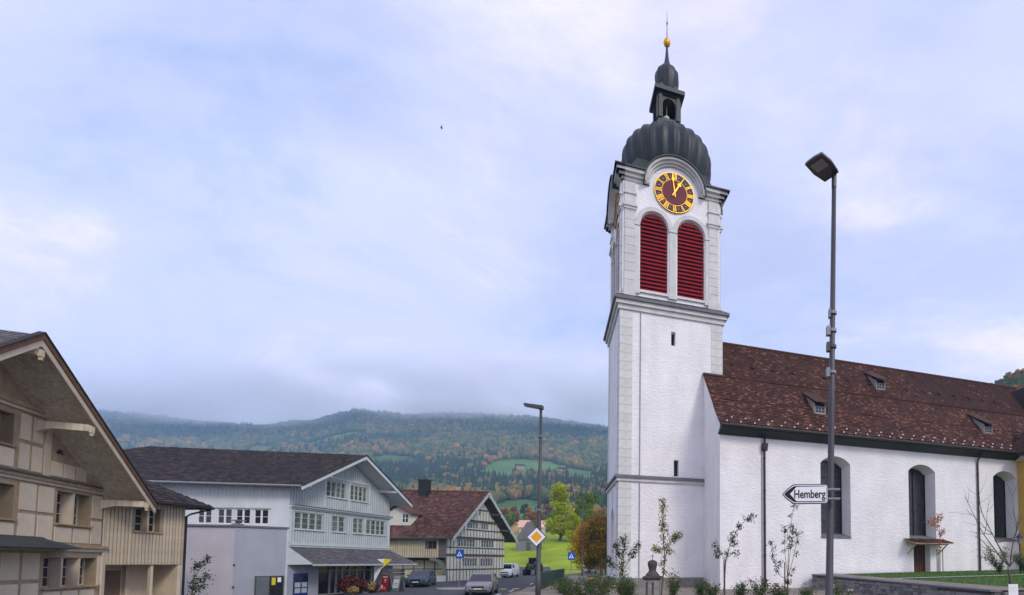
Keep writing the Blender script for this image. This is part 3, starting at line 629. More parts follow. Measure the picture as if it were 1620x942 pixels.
for u, v in ((13.34, -2.11), (20.45, .67), (28.27, -2.18)):       # shed dormers
    z = roofz(v); hw = .44; vb = v + 1.4; zb = roofz(vb)
    b = MB()
    for x in (u - hw, u + hw - .06): b.prism([CF(x, v - .02, z - .1), CF(x, v - .02, z + .72), CF(x, vb, zb)], [CF(x + .06, v - .02, z - .1), CF(x + .06, v - .02, z + .72), CF(x + .06, vb, zb)])
    b.prism([CF(u - hw, v - .02, z - .1), CF(u - hw, v - .02, z + .1), CF(u - hw, v + .05, z + .1), CF(u - hw, v + .05, z - .1)], [CF(u + hw, v - .02, z - .1), CF(u + hw, v - .02, z + .1), CF(u + hw, v + .05, z + .1), CF(u + hw, v + .05, z - .1)])
    dm = b.build('dormer', mat('grey_dormer_cheek', (.30, .29, .27), .85, .15, 3), rf)
    dm_roof = MB(); dm_roof.prism([CF(u - hw - .12, v - .3, z + .72), CF(u - hw - .12, v - .3, z + .8), CF(u - hw - .12, vb + .2, zb + .3), CF(u - hw - .12, vb + .2, zb + .1)], [CF(u + hw + .12, v - .3, z + .72), CF(u + hw + .12, v - .3, z + .8), CF(u + hw + .12, vb + .2, zb + .3), CF(u + hw + .12, vb + .2, zb + .1)], .3)
    dm_roof.build('dormer_roof', navetile, rf)
    b = MB(); b.fbox(CF, u - hw + .06, u + hw - .06, v + .06, v + .08, z + .05, z + .74); b.build('dormer_pane', glassm, rf)
    b = MB()
    for x in (-.36, -.12, .12, .36): b.fbox(CF, u + x - .02, u + x + .02, v + .02, v + .058, z + .1, z + .5)
    for q in (.1, .3, .5): b.fbox(CF, u - .38, u + .38, v + .015, v + .019, z + q - .02, z + q + .02)
    b.build('dormer_frame', mat('dull_grey_frame', (.24, .25, .25), .7, .1), rf)
# yellow chapel at the far end of the nave
yel = thing('yellow_chapel', 'yellow rendered chapel with low tiled roof joined to the nave', 'chapel', (-5.62, 31.5, 0))
yw = mat('yellow_render', (0.66, 0.42, 0.10), .85, .07, 1, .2, 14, stain=.12)
b = MB(); b.fbox(CF, 29.75, 42, -6.2, -3.4, -.1, 9.2); b.build('wall', yw, yel)
b = MB(); b.fbox(CF, 29.68, 42, -6.27, -3.4, -.1, 1.9); b.build('plinth', plinthm, yel)
b = MB(); b.fbox(CF, 29.5, 42, -6.6, -3.4, 9.2, 9.55); b.build('cornice', creamtrim, yel)
b = MB(); b.prism([CF(28.9, -7.1, 9.56), CF(28.9, -3.3, 9.56), CF(43, -3.3, 9.56), CF(43, -7.1, 9.56)], [CF(31.5, -4.6, 12.6), CF(31.5, -3.0, 12.6), CF(43, -3.0, 12.6), CF(43, -4.6, 12.6)]); yr = b.build('roof', darktimber, yel)
b = MB(); O = CF(28.85, -7.15, 9.58); up = CF(2.6, 0, 3.04); tiles(b, CF(28.85, -3.3, 9.6), -CF.r, up, 3.85, up.length, .21, .175, pick=lambda x, y: random.uniform(.1, .8)); up = CF(0, 2.5, 3.04)
tiles(b, O, CF.g, up, 14, up.length, .21, .175, lo=lambda q: q * .66, pick=lambda x, y: random.uniform(.1, .8)); tag(b.build('roof_tile', navetile, yr), kind='stuff')
b = MB(); b.fbox(CF, 35.8, 40, -.3, 4.0, 12.8, 14.4); b.prism([CF(35.4, -.7, 14.4), CF(40, -.7, 14.4), CF(40, 4, 14.4), CF(35.4, 4, 14.4)], [CF(36.4, 1.2, 17.3), CF(40, 1.2, 17.3), CF(40, 3, 17.3), CF(36.4, 3, 17.3)]); b.build('roof_turret', darktile, yel)
# ------------------------------------------------------------------ windows for the houses
def house_window(P, parent, a0, a1, z0, z1, d, n, rows, fm, fw=.05, cols=1, sill=None, gl=None):
    """casement window set d into its opening: frame (part) > panes, sill"""
    b = MB()
    def bx(x0, x1, y0, y1, d0, d1): b.hexa([P(x0, y0, d0), P(x1, y0, d0), P(x1, y0, d1), P(x0, y0, d1), P(x0, y1, d0), P(x1, y1, d0), P(x1, y1, d1), P(x0, y1, d1)])
    bx(a0, a0 + fw, z0, z1, d, d - .07); bx(a1 - fw, a1, z0, z1, d, d - .07); bx(a0 + fw, a1 - fw, z0, z0 + fw, d, d - .07); bx(a0 + fw, a1 - fw, z1 - fw, z1, d, d - .07)
    w = (a1 - a0) / n
    for i in range(1, n): bx(a0 + w * i - fw * .8, a0 + w * i + fw * .8, z0 + fw, z1 - fw, d, d - .075)
    for i in range(n):
        for j in range(1, rows): z = z0 + (z1 - z0) * j / rows; bx(a0 + w * i + fw, a0 + w * (i + 1) - fw, z - .014, z + .014, d - .01, d - .045)
        for j in range(1, cols): x = a0 + w * (i + j / cols); bx(x - .014, x + .014, z0 + fw, z1 - fw, d - .012, d - .047)
    wn = b.build('window', fm, parent)
    for i in range(n):
        b = MB(); x0, x1 = a0 + w * i + fw * .7, a0 + w * (i + 1) - fw * .7; b.hexa([P(x0, z0 + .02, d), P(x1, z0 + .02, d), P(x1, z0 + .02, d - .02), P(x0, z0 + .02, d - .02), P(x0, z1 - .02, d), P(x1, z1 - .02, d), P(x1, z1 - .02, d - .02), P(x0, z1 - .02, d - .02)]); b.build('pane', gl or glassm, wn)
    if sill:
        b = MB(); b.hexa([P(a0 - .08, z0 - .07, .0), P(a1 + .08, z0 - .07, .0), P(a1 + .08, z0 - .07, -.1), P(a0 - .08, z0 - .07, -.1), P(a0 - .08, z0 - .005, .0), P(a1 + .08, z0 - .005, .0), P(a1 + .08, z0 - .01, -.1), P(a0 - .08, z0 - .01, -.1)]); b.build('sill', sill, wn)
    return wn
def slope_slab(b, F, t0, z0, t1, z1, s0, s1, th):
    b.hexa([F(t0, s0, z0 - th), F(t1, s0, z1 - th), F(t1, s1, z1 - th), F(t0, s1, z0 - th), F(t0, s0, z0), F(t1, s0, z1), F(t1, s1, z1), F(t0, s1, z0)])
# ------------------------------------------------------------------ timber house with the deep eaves
BF = Fr((-27.51, 23.0), (-0.4336, 0.9011), (0.9011, 0.4336))
hs = thing('timber_house', 'beige panelled timber house with deep overhanging gable eaves', 'house', (-27.51, 23.0, 0))
PB = lambda a, z, d: BF(a, -d, z)
AP, ZA, SL = -7.19, 9.54, .678
rz_ = lambda t: ZA - SL * abs(t - AP)
wall_top = lambda t: rz_(t) - .22
bw = [(-3.05, -1.07, 3.18, 4.5, 2), (-7.2, -5.2, 3.18, 4.42, 2), (-3.57, -.45, .6, 1.8, 3), (-7.3, -5.4, 5.84, 6.98, 2), (-10.4, -8.4, 3.18, 4.42, 2)]
ops = [Op(a0, a1, z0, z1, .42) for a0, a1, z0, z1, n in bw]
b = MB(); wall(b, PB, -14.4, 0, -.9, wall_top, ops, [AP])
b.add([BF(0, 0, -.9), BF(0, -9, -.9), BF(0, -9, 4.4), BF(0, 0, 4.4)], [(0, 1, 2, 3)]); b.add([BF(-14.4, 0, -.9), BF(-14.4, -9, -.9), BF(-14.4, -9, 4.4), BF(-14.4, 0, 4.4)], [(0, 1, 2, 3)])
b.build('wall', timber, hs)
for a0, a1, z0, z1, n in bw:
    wn = house_window(PB, hs, a0, a1, z0, z1, .41, n, 3, creamtrim, .05, 2, timber)
    for i in range(1, n):
        x = a0 + (a1 - a0) * i / n; BF.piece('mullion', creamtrim, wn, x - .05, x + .05, -.33, -.01, z0, z1)
    b = MB(); q = .008
    b.fbox(BF, a0 + .002, a0 + .014, -.34, -.004, z0, z1); b.fbox(BF, a1 - .014, a1 - .002, -.34, -.004, z0, z1); b.fbox(BF, a0 + .015, a1 - .015, -.34, -.004, z1 - .014, z1 - .002); b.build('reveal', revealm, wn)
def panels(t0, t1, z0, z1, n, gap=.14):
    w = (t1 - t0) / n
    for i in range(n): BF.piece('panel', beige, hs, t0 + w * i + gap / 2, t0 + w * (i + 1) - gap / 2, .002, .028, z0, z1)
panels(-5.05, -3.2, 3.55, 4.55, 2); panels(-5.05, -3.2, 2.42, 3.42, 2); panels(-3.2, -1.0, 2.42, 3.02, 2); panels(-1.0, -.2, 2.42, 3.42, 1, .12); panels(-1.0, -.2, 3.55, 4.55, 1, .12); panels(-7.4, -5.1, 2.42, 3.02, 2); panels(-8.3, -7.3, 2.42, 4.55, 1); panels(-8.3, -14.2, 2.42, 3.0, 1) if False else None
panels(-5.2, -3.95, 6.15, 7.1, 2); panels(-5.2, -3.95, 5.05, 6.0, 2); panels(-7.3, -5.3, 5.05, 5.7, 2); panels(-3.55, -1.4, 5.05, 5.62, 3, .1); panels(-6.7, -3.75, .95, 1.95, 3); panels(-6.7, -3.75, -.3, .8, 3); panels(-3.6, -.45, -.3, .42, 3); panels(-.42, -.05, .6, 1.9, 1, .1)
for z0, z1, o, m, x1 in ((2.06, 2.2, .07, creamtrim, .02), (2.2, 2.32, .16, timber, .06), (4.64, 4.76, .06, creamtrim, .0), (4.76, 4.88, .14, timber, .04), (4.88, 4.95, .2, darktimber, .06), (7.2, 7.32, .08, creamtrim, -3.7), (7.32, 7.46, .16, timber, -3.6)):
    BF.piece('moulding', m, hs, -10.6 if z0 > 7 else -14.4, x1, .003, o, z0, z1)
BF.piece('post', creamtrim, hs, -3.92, -3.66, .003, .07, 4.96, 7.18); BF.piece('post', creamtrim, hs, -.17, .03, .03, .09, -.8, 2.05); BF.piece('post', creamtrim, hs, -.17, .0, .03, .07, 2.33, 4.6)
for j in range(7):      # fan vent near the gable top
    a = R(-15 + j * 35); c = (-6.75, 7.95); b = MB()
    p = [(.12, -.03), (.38, -.05), (.38, .05), (.12, .03)]; p = [(c[0] + x * math.cos(a) - y * math.sin(a), c[1] + x * math.sin(a) + y * math.cos(a)) for x, y in p]
    b.prism([BF(x, .002, z) for x, z in p], [BF(x, .02, z) for x, z in p]); b.build('fan_vent', blackm, hs)
for j in range(5):
    a = R(20 + j * 35); c = (-3.05, 5.95); b = MB()
    p = [(.05, -.02), (.22, -.03), (.22, .03), (.05, .02)]; p = [(c[0] + x * math.cos(a) - y * math.sin(a), c[1] + x * math.sin(a) + y * math.cos(a)) for x, y in p]
    b.prism([BF(x, .002, z) for x, z in p], [BF(x, .02, z) for x, z in p]); b.build('fan_vent', blackm, hs)
ER, EL, SO, SB = .42, -14.8, 1.5, -9.5
b = MB(); slope_slab(b, BF, AP, ZA - .1, ER, rz_(ER) - .1, SB, SO - .06, .1); slope_slab(b, BF, EL, rz_(EL) - .1, AP, ZA - .1, SB, SO - .06, .1); rfb = b.build('roof', soffit, hs)
b = MB()
up = BF(ER, 0, rz_(ER)) - BF(AP, 0, ZA); L_ = up.length
tiles(b, BF(ER + .05, SO + .05, rz_(ER + .05) - .08), -BF.r, -up, SO - SB, L_, .22, .2); up = BF(AP, 0, ZA) - BF(EL, 0, rz_(EL)); tiles(b, BF(EL, SO + .05, rz_(EL) - .08), -BF.r, up, SO - SB, up.length, .22, .2)
tag(b.build('roof_tile', greytile, rfb), kind='stuff')
def rake(b, t0, t1, s0, s1, up0, up1): b.hexa([BF(t0, s0, rz_(t0) + up0), BF(t1, s0, rz_(t1) + up0), BF(t1, s1, rz_(t1) + up0), BF(t0, s1, rz_(t0) + up0), BF(t0, s0, rz_(t0) + up1), BF(t1, s0, rz_(t1) + up1), BF(t1, s1, rz_(t1) + up1), BF(t0, s1, rz_(t0) + up1)])
for t0, t1 in ((AP, ER), (EL, AP)):
    b = MB(); rake(b, t0, t1, SO - .06, SO, -.46, -.22); b.build('barge_board', creamtrim, rfb)
    b = MB(); rake(b, t0, t1, SO - .06, SO + .04, -.22, .0); b.build('verge_board', brownboard, rfb)
    b = MB(); rake(b, t0, t1, SO - .1, SO + .07, .0, .05); b.build('verge_flashing', darktile, rfb)
for t, z in ((AP, 9.0), (-4.36, 7.0), (-.3, 4.42), (-10.0, 7.0)):
    b = MB(); b.fbox(BF, t - .12, t + .12, .0, SO - .08, z - .26, z); b.prism([BF(t - .12, 0, z - .26), BF(t - .12, .45, z - .26), BF(t - .12, 0, z - .42)], [BF(t + .12, 0, z - .26), BF(t + .12, .45, z - .26), BF(t + .12, 0, z - .42)]); p = b.build('purlin', soffit, hs)
    b = MB(); b.fbox(BF, t - .08, t + .08, SO - .07, SO + .03, z - .3, z - .06); b.fbox(BF, t - .04, t + .04, SO - .06, SO + .02, z - .42, z - .3); b.build('purlin_finial', creamtrim, p)
# porch canopy
b = MB(); b.prism([BF(-2.3, .0, 2.13), BF(-3.6, 1.15, 2.13), BF(-9.5, 1.15, 2.13), BF(-9.5, 0, 2.13)], [BF(-3.6, .0, 2.58), BF(-4.4, .2, 2.58), BF(-9.5, .2, 2.58), BF(-9.5, 0, 2.58)]); b.build('porch_canopy', mat('dark_slate_metal', (.045, .052, .055), .5, .15, 2, metal=.2), hs)
# boarded wing of the same house
AF = Fr((-27.51, 23.0), (0.03, 1.0), (1.0, -0.03)); PA = lambda a, z, d: AF(a, -d, z)
aw = (1.19, 2.27, 3.1, 4.24)
b = MB(); wall(b, PA, .0, 3.38, 1.48, 4.75, [Op(*aw, .36)]); b.add([AF(3.38, 0, 1.48), AF(3.38, -6, 1.48), AF(3.38, -6, 4.6), AF(3.38, 0, 4.6)], [(0, 1, 2, 3)]); b.add([AF(0, 0, 1.48), AF(3.38, 0, 1.48), AF(3.38, -6, 1.48), AF(0, -6, 1.48)], [(0, 1, 2, 3)])
b.build('wing_wall', mat('dark_cream_boards', (.33, .27, .19), .85, .14, 2.5, .2, 20, stain=.2), hs)
for k in range(23):
    t = .06 + k * .147
    if aw[0] - .11 < t < aw[1] + .02: AF.piece('board', boardm, hs, t, t + .105, .002, .03, 1.5, aw[2] - .08); AF.piece('board', boardm, hs, t, t + .105, .002, .03, aw[3] + .02, 4.7)
    else: AF.piece('board', boardm, hs, t, t + .105, .002, .03, 1.5, 4.7)
wn = house_window(PA, hs, *aw, .35, 2, 3, creamtrim, .05, 1, timber); AF.piece('mullion', creamtrim, wn, 1.69, 1.77, -.27, .01, 3.1, 4.24)
AF.piece('reveal', revealm, wn, 1.192, 1.2, -.28, -.004, 3.1, 4.24); AF.piece('reveal', revealm, wn, 2.26, 2.268, -.28, -.004, 3.1, 4.24)
b = MB(); b.fbox(AF, 0, 3.38, -1.7, -1.5, -.9, 1.47); b.fbox(AF, 3.2, 3.38, -1.5, -.02, -.9, 1.47); b.fbox(AF, 2.0, 2.16, -1.5, -1.3, -.9, 1.47); b.build('garage_wall', beige, hs)
AF.piece('garage_post', creamtrim, hs, 2.0, 2.12, -.2, -.06, -.9, 1.47)
AF.piece('garage_door', mat('brown_garage_door', (.20, .135, .085), .8, .12, 2), hs, .2, 1.9, -1.49, -1.44, -.85, 1.2)
b = MB(); b.prism([AF(.3, .62, 4.55), AF(4.2, .55, 4.55), AF(4.2, -6, 4.55), AF(.3, -6, 4.55)], [AF(.3, -1.1, 5.9), AF(1.6, -1.1, 5.9), AF(1.6, -5, 5.9), AF(.3, -5, 5.9)]); wr = b.build('wing_roof', darktimber, hs)
b = MB(); up = AF(1.6, -1.1, 5.92) - AF(4.25, -1.1, 4.55); tiles(b, AF(4.25, .6, 4.57), -AF.r, up, 6.6, up.length, .22, .2, lo=lambda q: q * .57); up = AF(0, -1.1, 5.92) - AF(0, .62, 4.55); tiles(b, AF(.3, .66, 4.57), AF.g, up, 3.9, up.length, .22, .2, hi=lambda q: 3.9 - q * 1.15)
tag(b.build('wing_roof_tile', darktile, wr), kind='stuff')
b = MB(); b.tube([AF(.35, .70, 4.52), AF(4.25, .66, 4.5)], .06, 6); b.tube([AF(4.28, .66, 4.5), AF(4.28, -4, 4.5)], .06, 6); b.build('gutter', blackm, hs)
b = MB(); b.tube([AF(4.2, .6, 4.45), AF(3.6, .15, 4.15), AF(3.42, .08, 4.0), AF(3.42, .08, -.8)], .05, 8); b.build('downpipe', blackm, hs)

# ------------------------------------------------------------------ pale shop building
WF = Fr((-28.24, 34.0), (0.075, 0.997), (0.9746, 0.224)); PWF = lambda a, z, d: WF(a, -d, z); PWS = lambda a, z, d: WF(d, a, z)
ws = thing('shop_house', 'pale sage boarded shop house with broad dark gable roof and awning', 'house', (-28.24, 34.0, 0))
AP, ZA, SL = 4.75, 9.92, .572
rz_ = lambda t: ZA - SL * abs(t - AP)
gw = [(.43, 2.76, 3.9, 5.08, 4), (3.56, 4.8, 3.9, 5.08, 2), (5.57, 6.67, 3.9, 5.08, 2), (6.97, 9.11, 3.9, 5.08, 4), (2.94, 4.77, 6.47, 7.65, 4), (5.21, 6.95, 6.47, 7.65, 4)]
shop = Op(2.5, 9.0, -.75, 1.75, 1.0)
b = MB(); wall(b, PWF, 0, 9.6, -.9, lambda t: rz_(t) - .25, [Op(a0, a1, z0, z1, .12) for a0, a1, z0, z1, n in gw] + [shop], [AP])
b.add([WF(9.6, 0, -.9), WF(9.6, -16, -.9), WF(9.6, -16, 7.0), WF(9.6, 0, 7.0)], [(0, 1, 2, 3)]); b.build('gable_wall', sagem, ws)
sw = [(-5.19, -4.39), (-4.11, -3.27), (-3.09, -2.24), (-2.06, -1.21)]
b = MB(); wall(b, PWS, -17, 0, -.9, 7.0, [Op(a0, a1, 4.15, 5.14, .12) for a0, a1 in sw]); b.add([WF(0, -17, -.9), WF(9.6, -17, -.9), WF(9.6, -17, 7), WF(0, -17, 7)], [(0, 1, 2, 3)]); b.build('side_wall', whitewall, ws)
for a0, a1, z0, z1, n in gw: house_window(PWF, ws, a0, a1, z0, z1, .11, n, 3, greyframe, .06, 1, sagebat, curtain)
for a0, a1 in sw: house_window(PWS, ws, a0, a1, 4.15, 5.14, .11, 2, 2, whiteframe, .05, 1)
WF.piece('window_lintel', greyframe, ws, -.06, -.003, -5.35, -1.05, 5.17, 5.24)
b = MB()
for z0, z1, lim in ((2.92, 5.32, None), (5.55, 7.86, None), (7.98, 9.6, None)):
    t = .1
    while t < 9.55:
        top = min(z1, rz_(t) - .3)
        if top > z0 + .1:
            segs = [(z0, top)]
            for a0, a1, w0, w1, n in gw:
                if a0 - .06 < t + .02 < a1 + .06: segs = [q for p in segs for q in ((p[0], min(p[1], w0 - .08)), (max(p[0], w1 + .02), p[1])) if q[1] > q[0] + .03]
            for p, q in segs: b.fbox(WF, t, t + .045, .002, .028, p, q)
        t += .215
tag(b.build('batten', sagebat, ws), kind='stuff')
b = MB(); s = -.1
while s > -8:
    b.fbox(WF, -.022, -.002, s - .04, s, 5.26, 6.9); s -= .22
tag(b.build('side_batten', whitewall, ws), kind='stuff')
for z0, z1, o, m in ((2.66, 2.78, .08, sagebat), (2.78, 2.9, .14, sagebat), (5.30, 5.42, .1, sagebat), (5.42, 5.5, .24, sagebat), (5.5, 5.54, .28, darktimber)): WF.piece('moulding', m, ws, -.02, 9.65, .003, o, z0, z1)
WF.piece('moulding', sagebat, ws, 2.2, 7.3, .003, .08, 7.84, 7.96); WF.piece('corner_board', sagebat, ws, .0, .16, .003, .05, 2.95, 5.25); WF.piece('corner_board', sagebat, ws, 9.44, 9.6, .003, .05, 2.95, 5.25)
for t in (2.75, 5.0, 7.12): WF.piece('stud', sagebat, ws, t, t + .14, .003, .05, 5.6, 7.83)
EL_, ER_, SO, SH = -.81, 10.31, 1.3, -17.6; RL = -12.4
b = MB(); zl = rz_(EL_); zr = rz_(ER_)
for dz, flip in ((0, 0), (-.16, 1)):
    b.add([WF(EL_, SO, zl + dz), WF(AP, SO, ZA + dz), WF(AP, RL, ZA + dz), WF(EL_, SH, zl + dz)], [(0, 1, 2, 3)]); b.add([WF(ER_, SO, zl + dz), WF(AP, SO, ZA + dz), WF(AP, RL, ZA + dz), WF(ER_, SH, zl + dz)], [(0, 1, 2, 3)]); b.add([WF(EL_, SH, zl + dz), WF(AP, RL, ZA + dz), WF(ER_, SH, zl + dz)], [(0, 1, 2)])
wr = b.build('roof', sagebat, ws)
b = MB(); up = WF(AP, 0, ZA) - WF(EL_, 0, zl); Lr = up.length; upn = up.normalized()
tiles(b, WF(EL_ - .05, SO + .04, zl - .02), -WF.r, up, SO - SH, Lr, .26, .22, hi=lambda q: (SO - SH) - q / Lr * (RL - SH))
up = WF(AP, RL, ZA) - WF(AP, SH, zl); tiles(b, WF(ER_, SH - .03, zl), -WF.g, WF(0, RL - SH, ZA - zl), ER_ - EL_, WF(0, RL - SH, ZA - zl).length, .26, .22, lo=lambda q: q * .97, hi=lambda q: ER_ - EL_ - q * .97)
tag(b.build('roof_tile', darktile, wr), kind='stuff')
for t0, t1 in ((AP, ER_), (EL_, AP)):
    q = lambda b, s0, s1, u0, u1: b.hexa([WF(t0, s0, rz_(t0) + u0), WF(t1, s0, rz_(t1) + u0), WF(t1, s1, rz_(t1) + u0), WF(t0, s1, rz_(t0) + u0), WF(t0, s0, rz_(t0) + u1), WF(t1, s0, rz_(t1) + u1), WF(t1, s1, rz_(t1) + u1), WF(t0, s1, rz_(t0) + u1)])
    b = MB(); q(b, SO - .03, SO + .03, -.3, -.04); b.build('barge_board', sagebat, wr); b = MB(); q(b, SO - .04, SO + .07, -.04, .05); b.build('verge_flashing', darktile, wr)
b = MB(); b.tube([WF(EL_ - .08, SO, zl - .06), WF(EL_ - .08, SH, zl - .06)], .075, 8); b.build('gutter', galv, ws)
for t in (-.1, AP, 8.3, 1.6):
    z = rz_(t) - .2; b = MB(); b.fbox(WF, t - .1, t + .1, 0, SO - .05, z - .24, z - .02); b.build('purlin', sagebat, ws)
# awning roof over the shop front
AWN = [WF(-.02, .0, 2.66), WF(9.62, 0, 2.66), WF(10.9, 1.5, 1.46), WF(-.02 + .0, 1.5, 1.46)]
b = MB(); b.add(AWN + [WF(10.9, 0, 1.46), WF(-.02, 0, 1.44), AWN[3] - Vector((0, 0, .12)), AWN[2] - Vector((0, 0, .12))], [(0, 1, 2, 3), (1, 4, 2), (0, 3, 5), (3, 2, 7, 6)]); aw_ = b.build('awning_roof', sagebat, ws)
b = MB(); up = WF(0, 0, 2.68) - WF(0, 1.5, 1.48); tiles(b, WF(0, 1.55, 1.46), WF.g, up, 10.7, up.length, .26, .2, hi=lambda q: 10.8 - q * .65); tag(b.build('awning_tile', greytile, aw_), kind='stuff')
WF.piece('awning_fascia', greyframe, aw_, -.02, 10.85, 1.53, 1.57, 1.36, 1.48)
# shop front under the awning
b = MB(); b.fbox(WF, 2.5, 9.0, -1.0, -.96, -.8, 1.75); sf = b.build('shop_glazing', glassm, ws)
for t in (2.5, 3.6, 4.7, 5.3, 5.9, 6.6, 7.4, 8.2, 8.95): WF.piece('shop_mullion', greyframe, sf, t, t + .07, -.95, -.85, -.75, 1.7)
for z in (.95, 1.6): WF.piece('shop_transom', greyframe, sf, 2.5, 9.0, -.95, -.88, z, z + .06)
b = MB(); b.fbox(WF, .0, 2.5, .003, .02, -.85, 2.6); b.build('entrance_wall', annexb, ws)
bd = mat('blue_door_paint', (.02, .04, .17), .45, .1)
b = MB(); b.fbox(WF, .45, 1.57, .022, .07, -.75, .85); dd = b.build('blue_door', bd, ws)
for t0 in (.53, 1.06):
    for z0 in (-.5, -.1, .3): WF.piece('door_pane', greyframe if z0 < .2 else glassm, dd, t0, t0 + .42, .071, .08, z0, z0 + .32)
b = MB(); b.tube([WF(1.0, .09, .1), WF(1.0, .13, .1), WF(1.0, .13, -.1)], .015, 6); b.build('door_handle', galv, dd)
# flat-roofed lower wing with terrace on top
tq = [(-45, 27.2), (-32.24, 31.15), (-29.95, 31.96), (-28.3, 34.02)]; o0 = Vector((-28.24, 34.0, 0))
b = MB(); q = lambda x, y, z: Vector((x, y, z)) - o0
b.add([q(*tq[0], -.9), q(*tq[2], -.9), q(*tq[2], 3.86), q(*tq[0], 3.86)], [(0, 1, 2, 3)]); b.build('lower_wall', annexm, ws)
b = MB(); b.add([q(*tq[2], -.9), q(*tq[3], -.9), q(*tq[3], 3.86), q(*tq[2], 3.86)], [(0, 1, 2, 3)]); b.build('lower_wall', annexb, ws)
b = MB(); b.prism([q(-45.1, 27.05, 3.86), q(-29.9, 31.85, 3.86), q(-28.2, 34.0, 3.86), q(-45, 31, 3.86)], [q(-45.1, 27.05, 3.97), q(-29.9, 31.85, 3.97), q(-28.2, 34.0, 3.97), q(-45, 31, 3.97)]); b.build('terrace_coping', darkstone, ws)
b = MB(); c = q(-30.3, 32.5, 3.97); b.box(c.x - .22, c.x + .22, c.y - .2, c.y + .2, c.z, c.z + .12); b.box(c.x - .3, c.x + .3, c.y - .28, c.y + .28, c.z + .3, c.z + .36); b.tube([c, c + Vector((0, 0, .32))], .12, 8); b.build('vent_cowl', galv, ws)
KF = Fr(tq[2], (tq[3][0] - tq[2][0], tq[3][1] - tq[2][1]), (2.06, -1.65)); kk = lambda t, s, z: KF(t, s, z) + Vector((*tq[2], 0)) - o0
def kbox(b, t0, t1, s0, s1, z0, z1): b.hexa([kk(t0, s0, z0), kk(t1, s0, z0), kk(t1, s1, z0), kk(t0, s1, z0), kk(t0, s0, z1), kk(t1, s0, z1), kk(t1, s1, z1), kk(t0, s1, z1)])
for z in (.05, 1.45): b = MB(); b.tube([kk(.02, .0, z), kk(.02, .12, z)], .05, 8); b.build('wall_lamp', blackm, ws)
cab = thing('notice_cabinet', 'dark glazed notice cabinet with yellow and white notices on the blue grey wall', 'cabinet', (-28.24, 34.0, 0))
b = MB(); kbox(b, 1.05, 2.5, .0, .16, -.75, .72); b.build('case', steel, cab)
b = MB(); kbox(b, 1.1, 1.72, .162, .172, -.7, .66); b.build('pane', mat('grey_glass', (.12, .14, .15), .15, .15, 2, spec=.6), cab); b = MB(); kbox(b, 1.78, 2.44, .162, .172, -.7, .66); b.build('pane', glassm, cab)
for t0, t1, z0, z1, m in ((1.86, 2.06, .12, .6, mat('notice_yellow', (.62, .52, .02), .6, .05)), (2.16, 2.34, .3, .6, signw)): b = MB(); kbox(b, t0, t1, .174, .18, z0, z1); b.build('notice', m, cab)

# ------------------------------------------------------------------ half-timbered house with red roof
RF = Fr((-29.52, 57.0), (0.309, 0.951), (0.987, 0.162)); PR = lambda a, z, d: RF(a, -d, z); PRS = lambda a, z, d: RF(d, a, z)
rs = thing('half_timbered_house', 'cream half timbered house with steep red brown roof', 'house', (-29.52, 57.0, 0))
AP, ZA, SL = 4.75, 10.15, 1.06
rz_ = lambda t: ZA - SL * abs(t - AP)
gw = [(2.46, 4.8, 1.12, 2.1, 6), (5.3, 7.5, 1.12, 2.1, 5), (1.73, 4.41, 3.45, 4.32, 6), (5.4, 7.6, 3.45, 4.32, 5), (3.1, 4.9, 5.66, 6.36, 4), (5.3, 6.6, 5.66, 6.36, 3), (4.2, 5.3, 7.3, 7.75, 3)]
b = MB(); wall(b, PR, 0, 9.4, -.9, lambda t: min(rz_(t) - .3, 20), [Op(a0, a1, z0, z1, .14) for a0, a1, z0, z1, n in gw], [AP])
b.add([RF(9.4, 0, -.9), RF(9.4, -14, -.9), RF(9.4, -14, 5), RF(9.4, 0, 5)], [(0, 1, 2, 3)]); b.build('gable_wall', halfcream, rs)
for a0, a1, z0, z1, n in gw: house_window(PR, rs, a0, a1, z0, z1, .12, n, 2, greyframe, .06, 1, None, curtain)
for z0, z1, o, m in ((.72, .86, .05, darktimber), (2.36, 2.5, .12, brownboard), (2.5, 2.6, .05, darktimber), (3.28, 3.4, .06, darktimber), (4.45, 4.62, .2, darktimber), (5.45, 5.58, .07, darktimber), (6.48, 6.7, .18, darktimber), (7.95, 8.08, .1, darktimber)):
    lim = 9.4 if z0 < 4.3 else AP + (ZA - .35 - z1) / SL; lo_ = 0 if z0 < 4.3 else AP - (ZA - .35 - z1) / SL
    RF.piece('rail', m, rs, max(0, lo_), min(9.4, lim), .003, o, z0, z1)
b = MB(); t = .05
while t < 9.4:
    segs = [(-.7, .7), (.88, 2.34), (2.62, 3.26), (3.42, 4.43), (4.64, 5.43), (5.6, 6.46), (6.72, 7.93)]
    for p, q in segs:
        q = min(q, rz_(t) - .35); parts_ = [(p, q)]
        for a0, a1, w0, w1, n in gw:
            if a0 - .03 < t + .04 < a1 + .03: parts_ = [r for s_ in parts_ for r in ((s_[0], min(s_[1], w0 - .03)), (max(s_[0], w1 + .02), s_[1])) if r[1] > r[0] + .04]
        for p1, q1 in parts_:
            if q1 > p1 + .05: b.fbox(RF, t, t + .055, .002, .03, p1, q1)
    t += .5
tag(b.build('stud', darktimber, rs), kind='stuff')
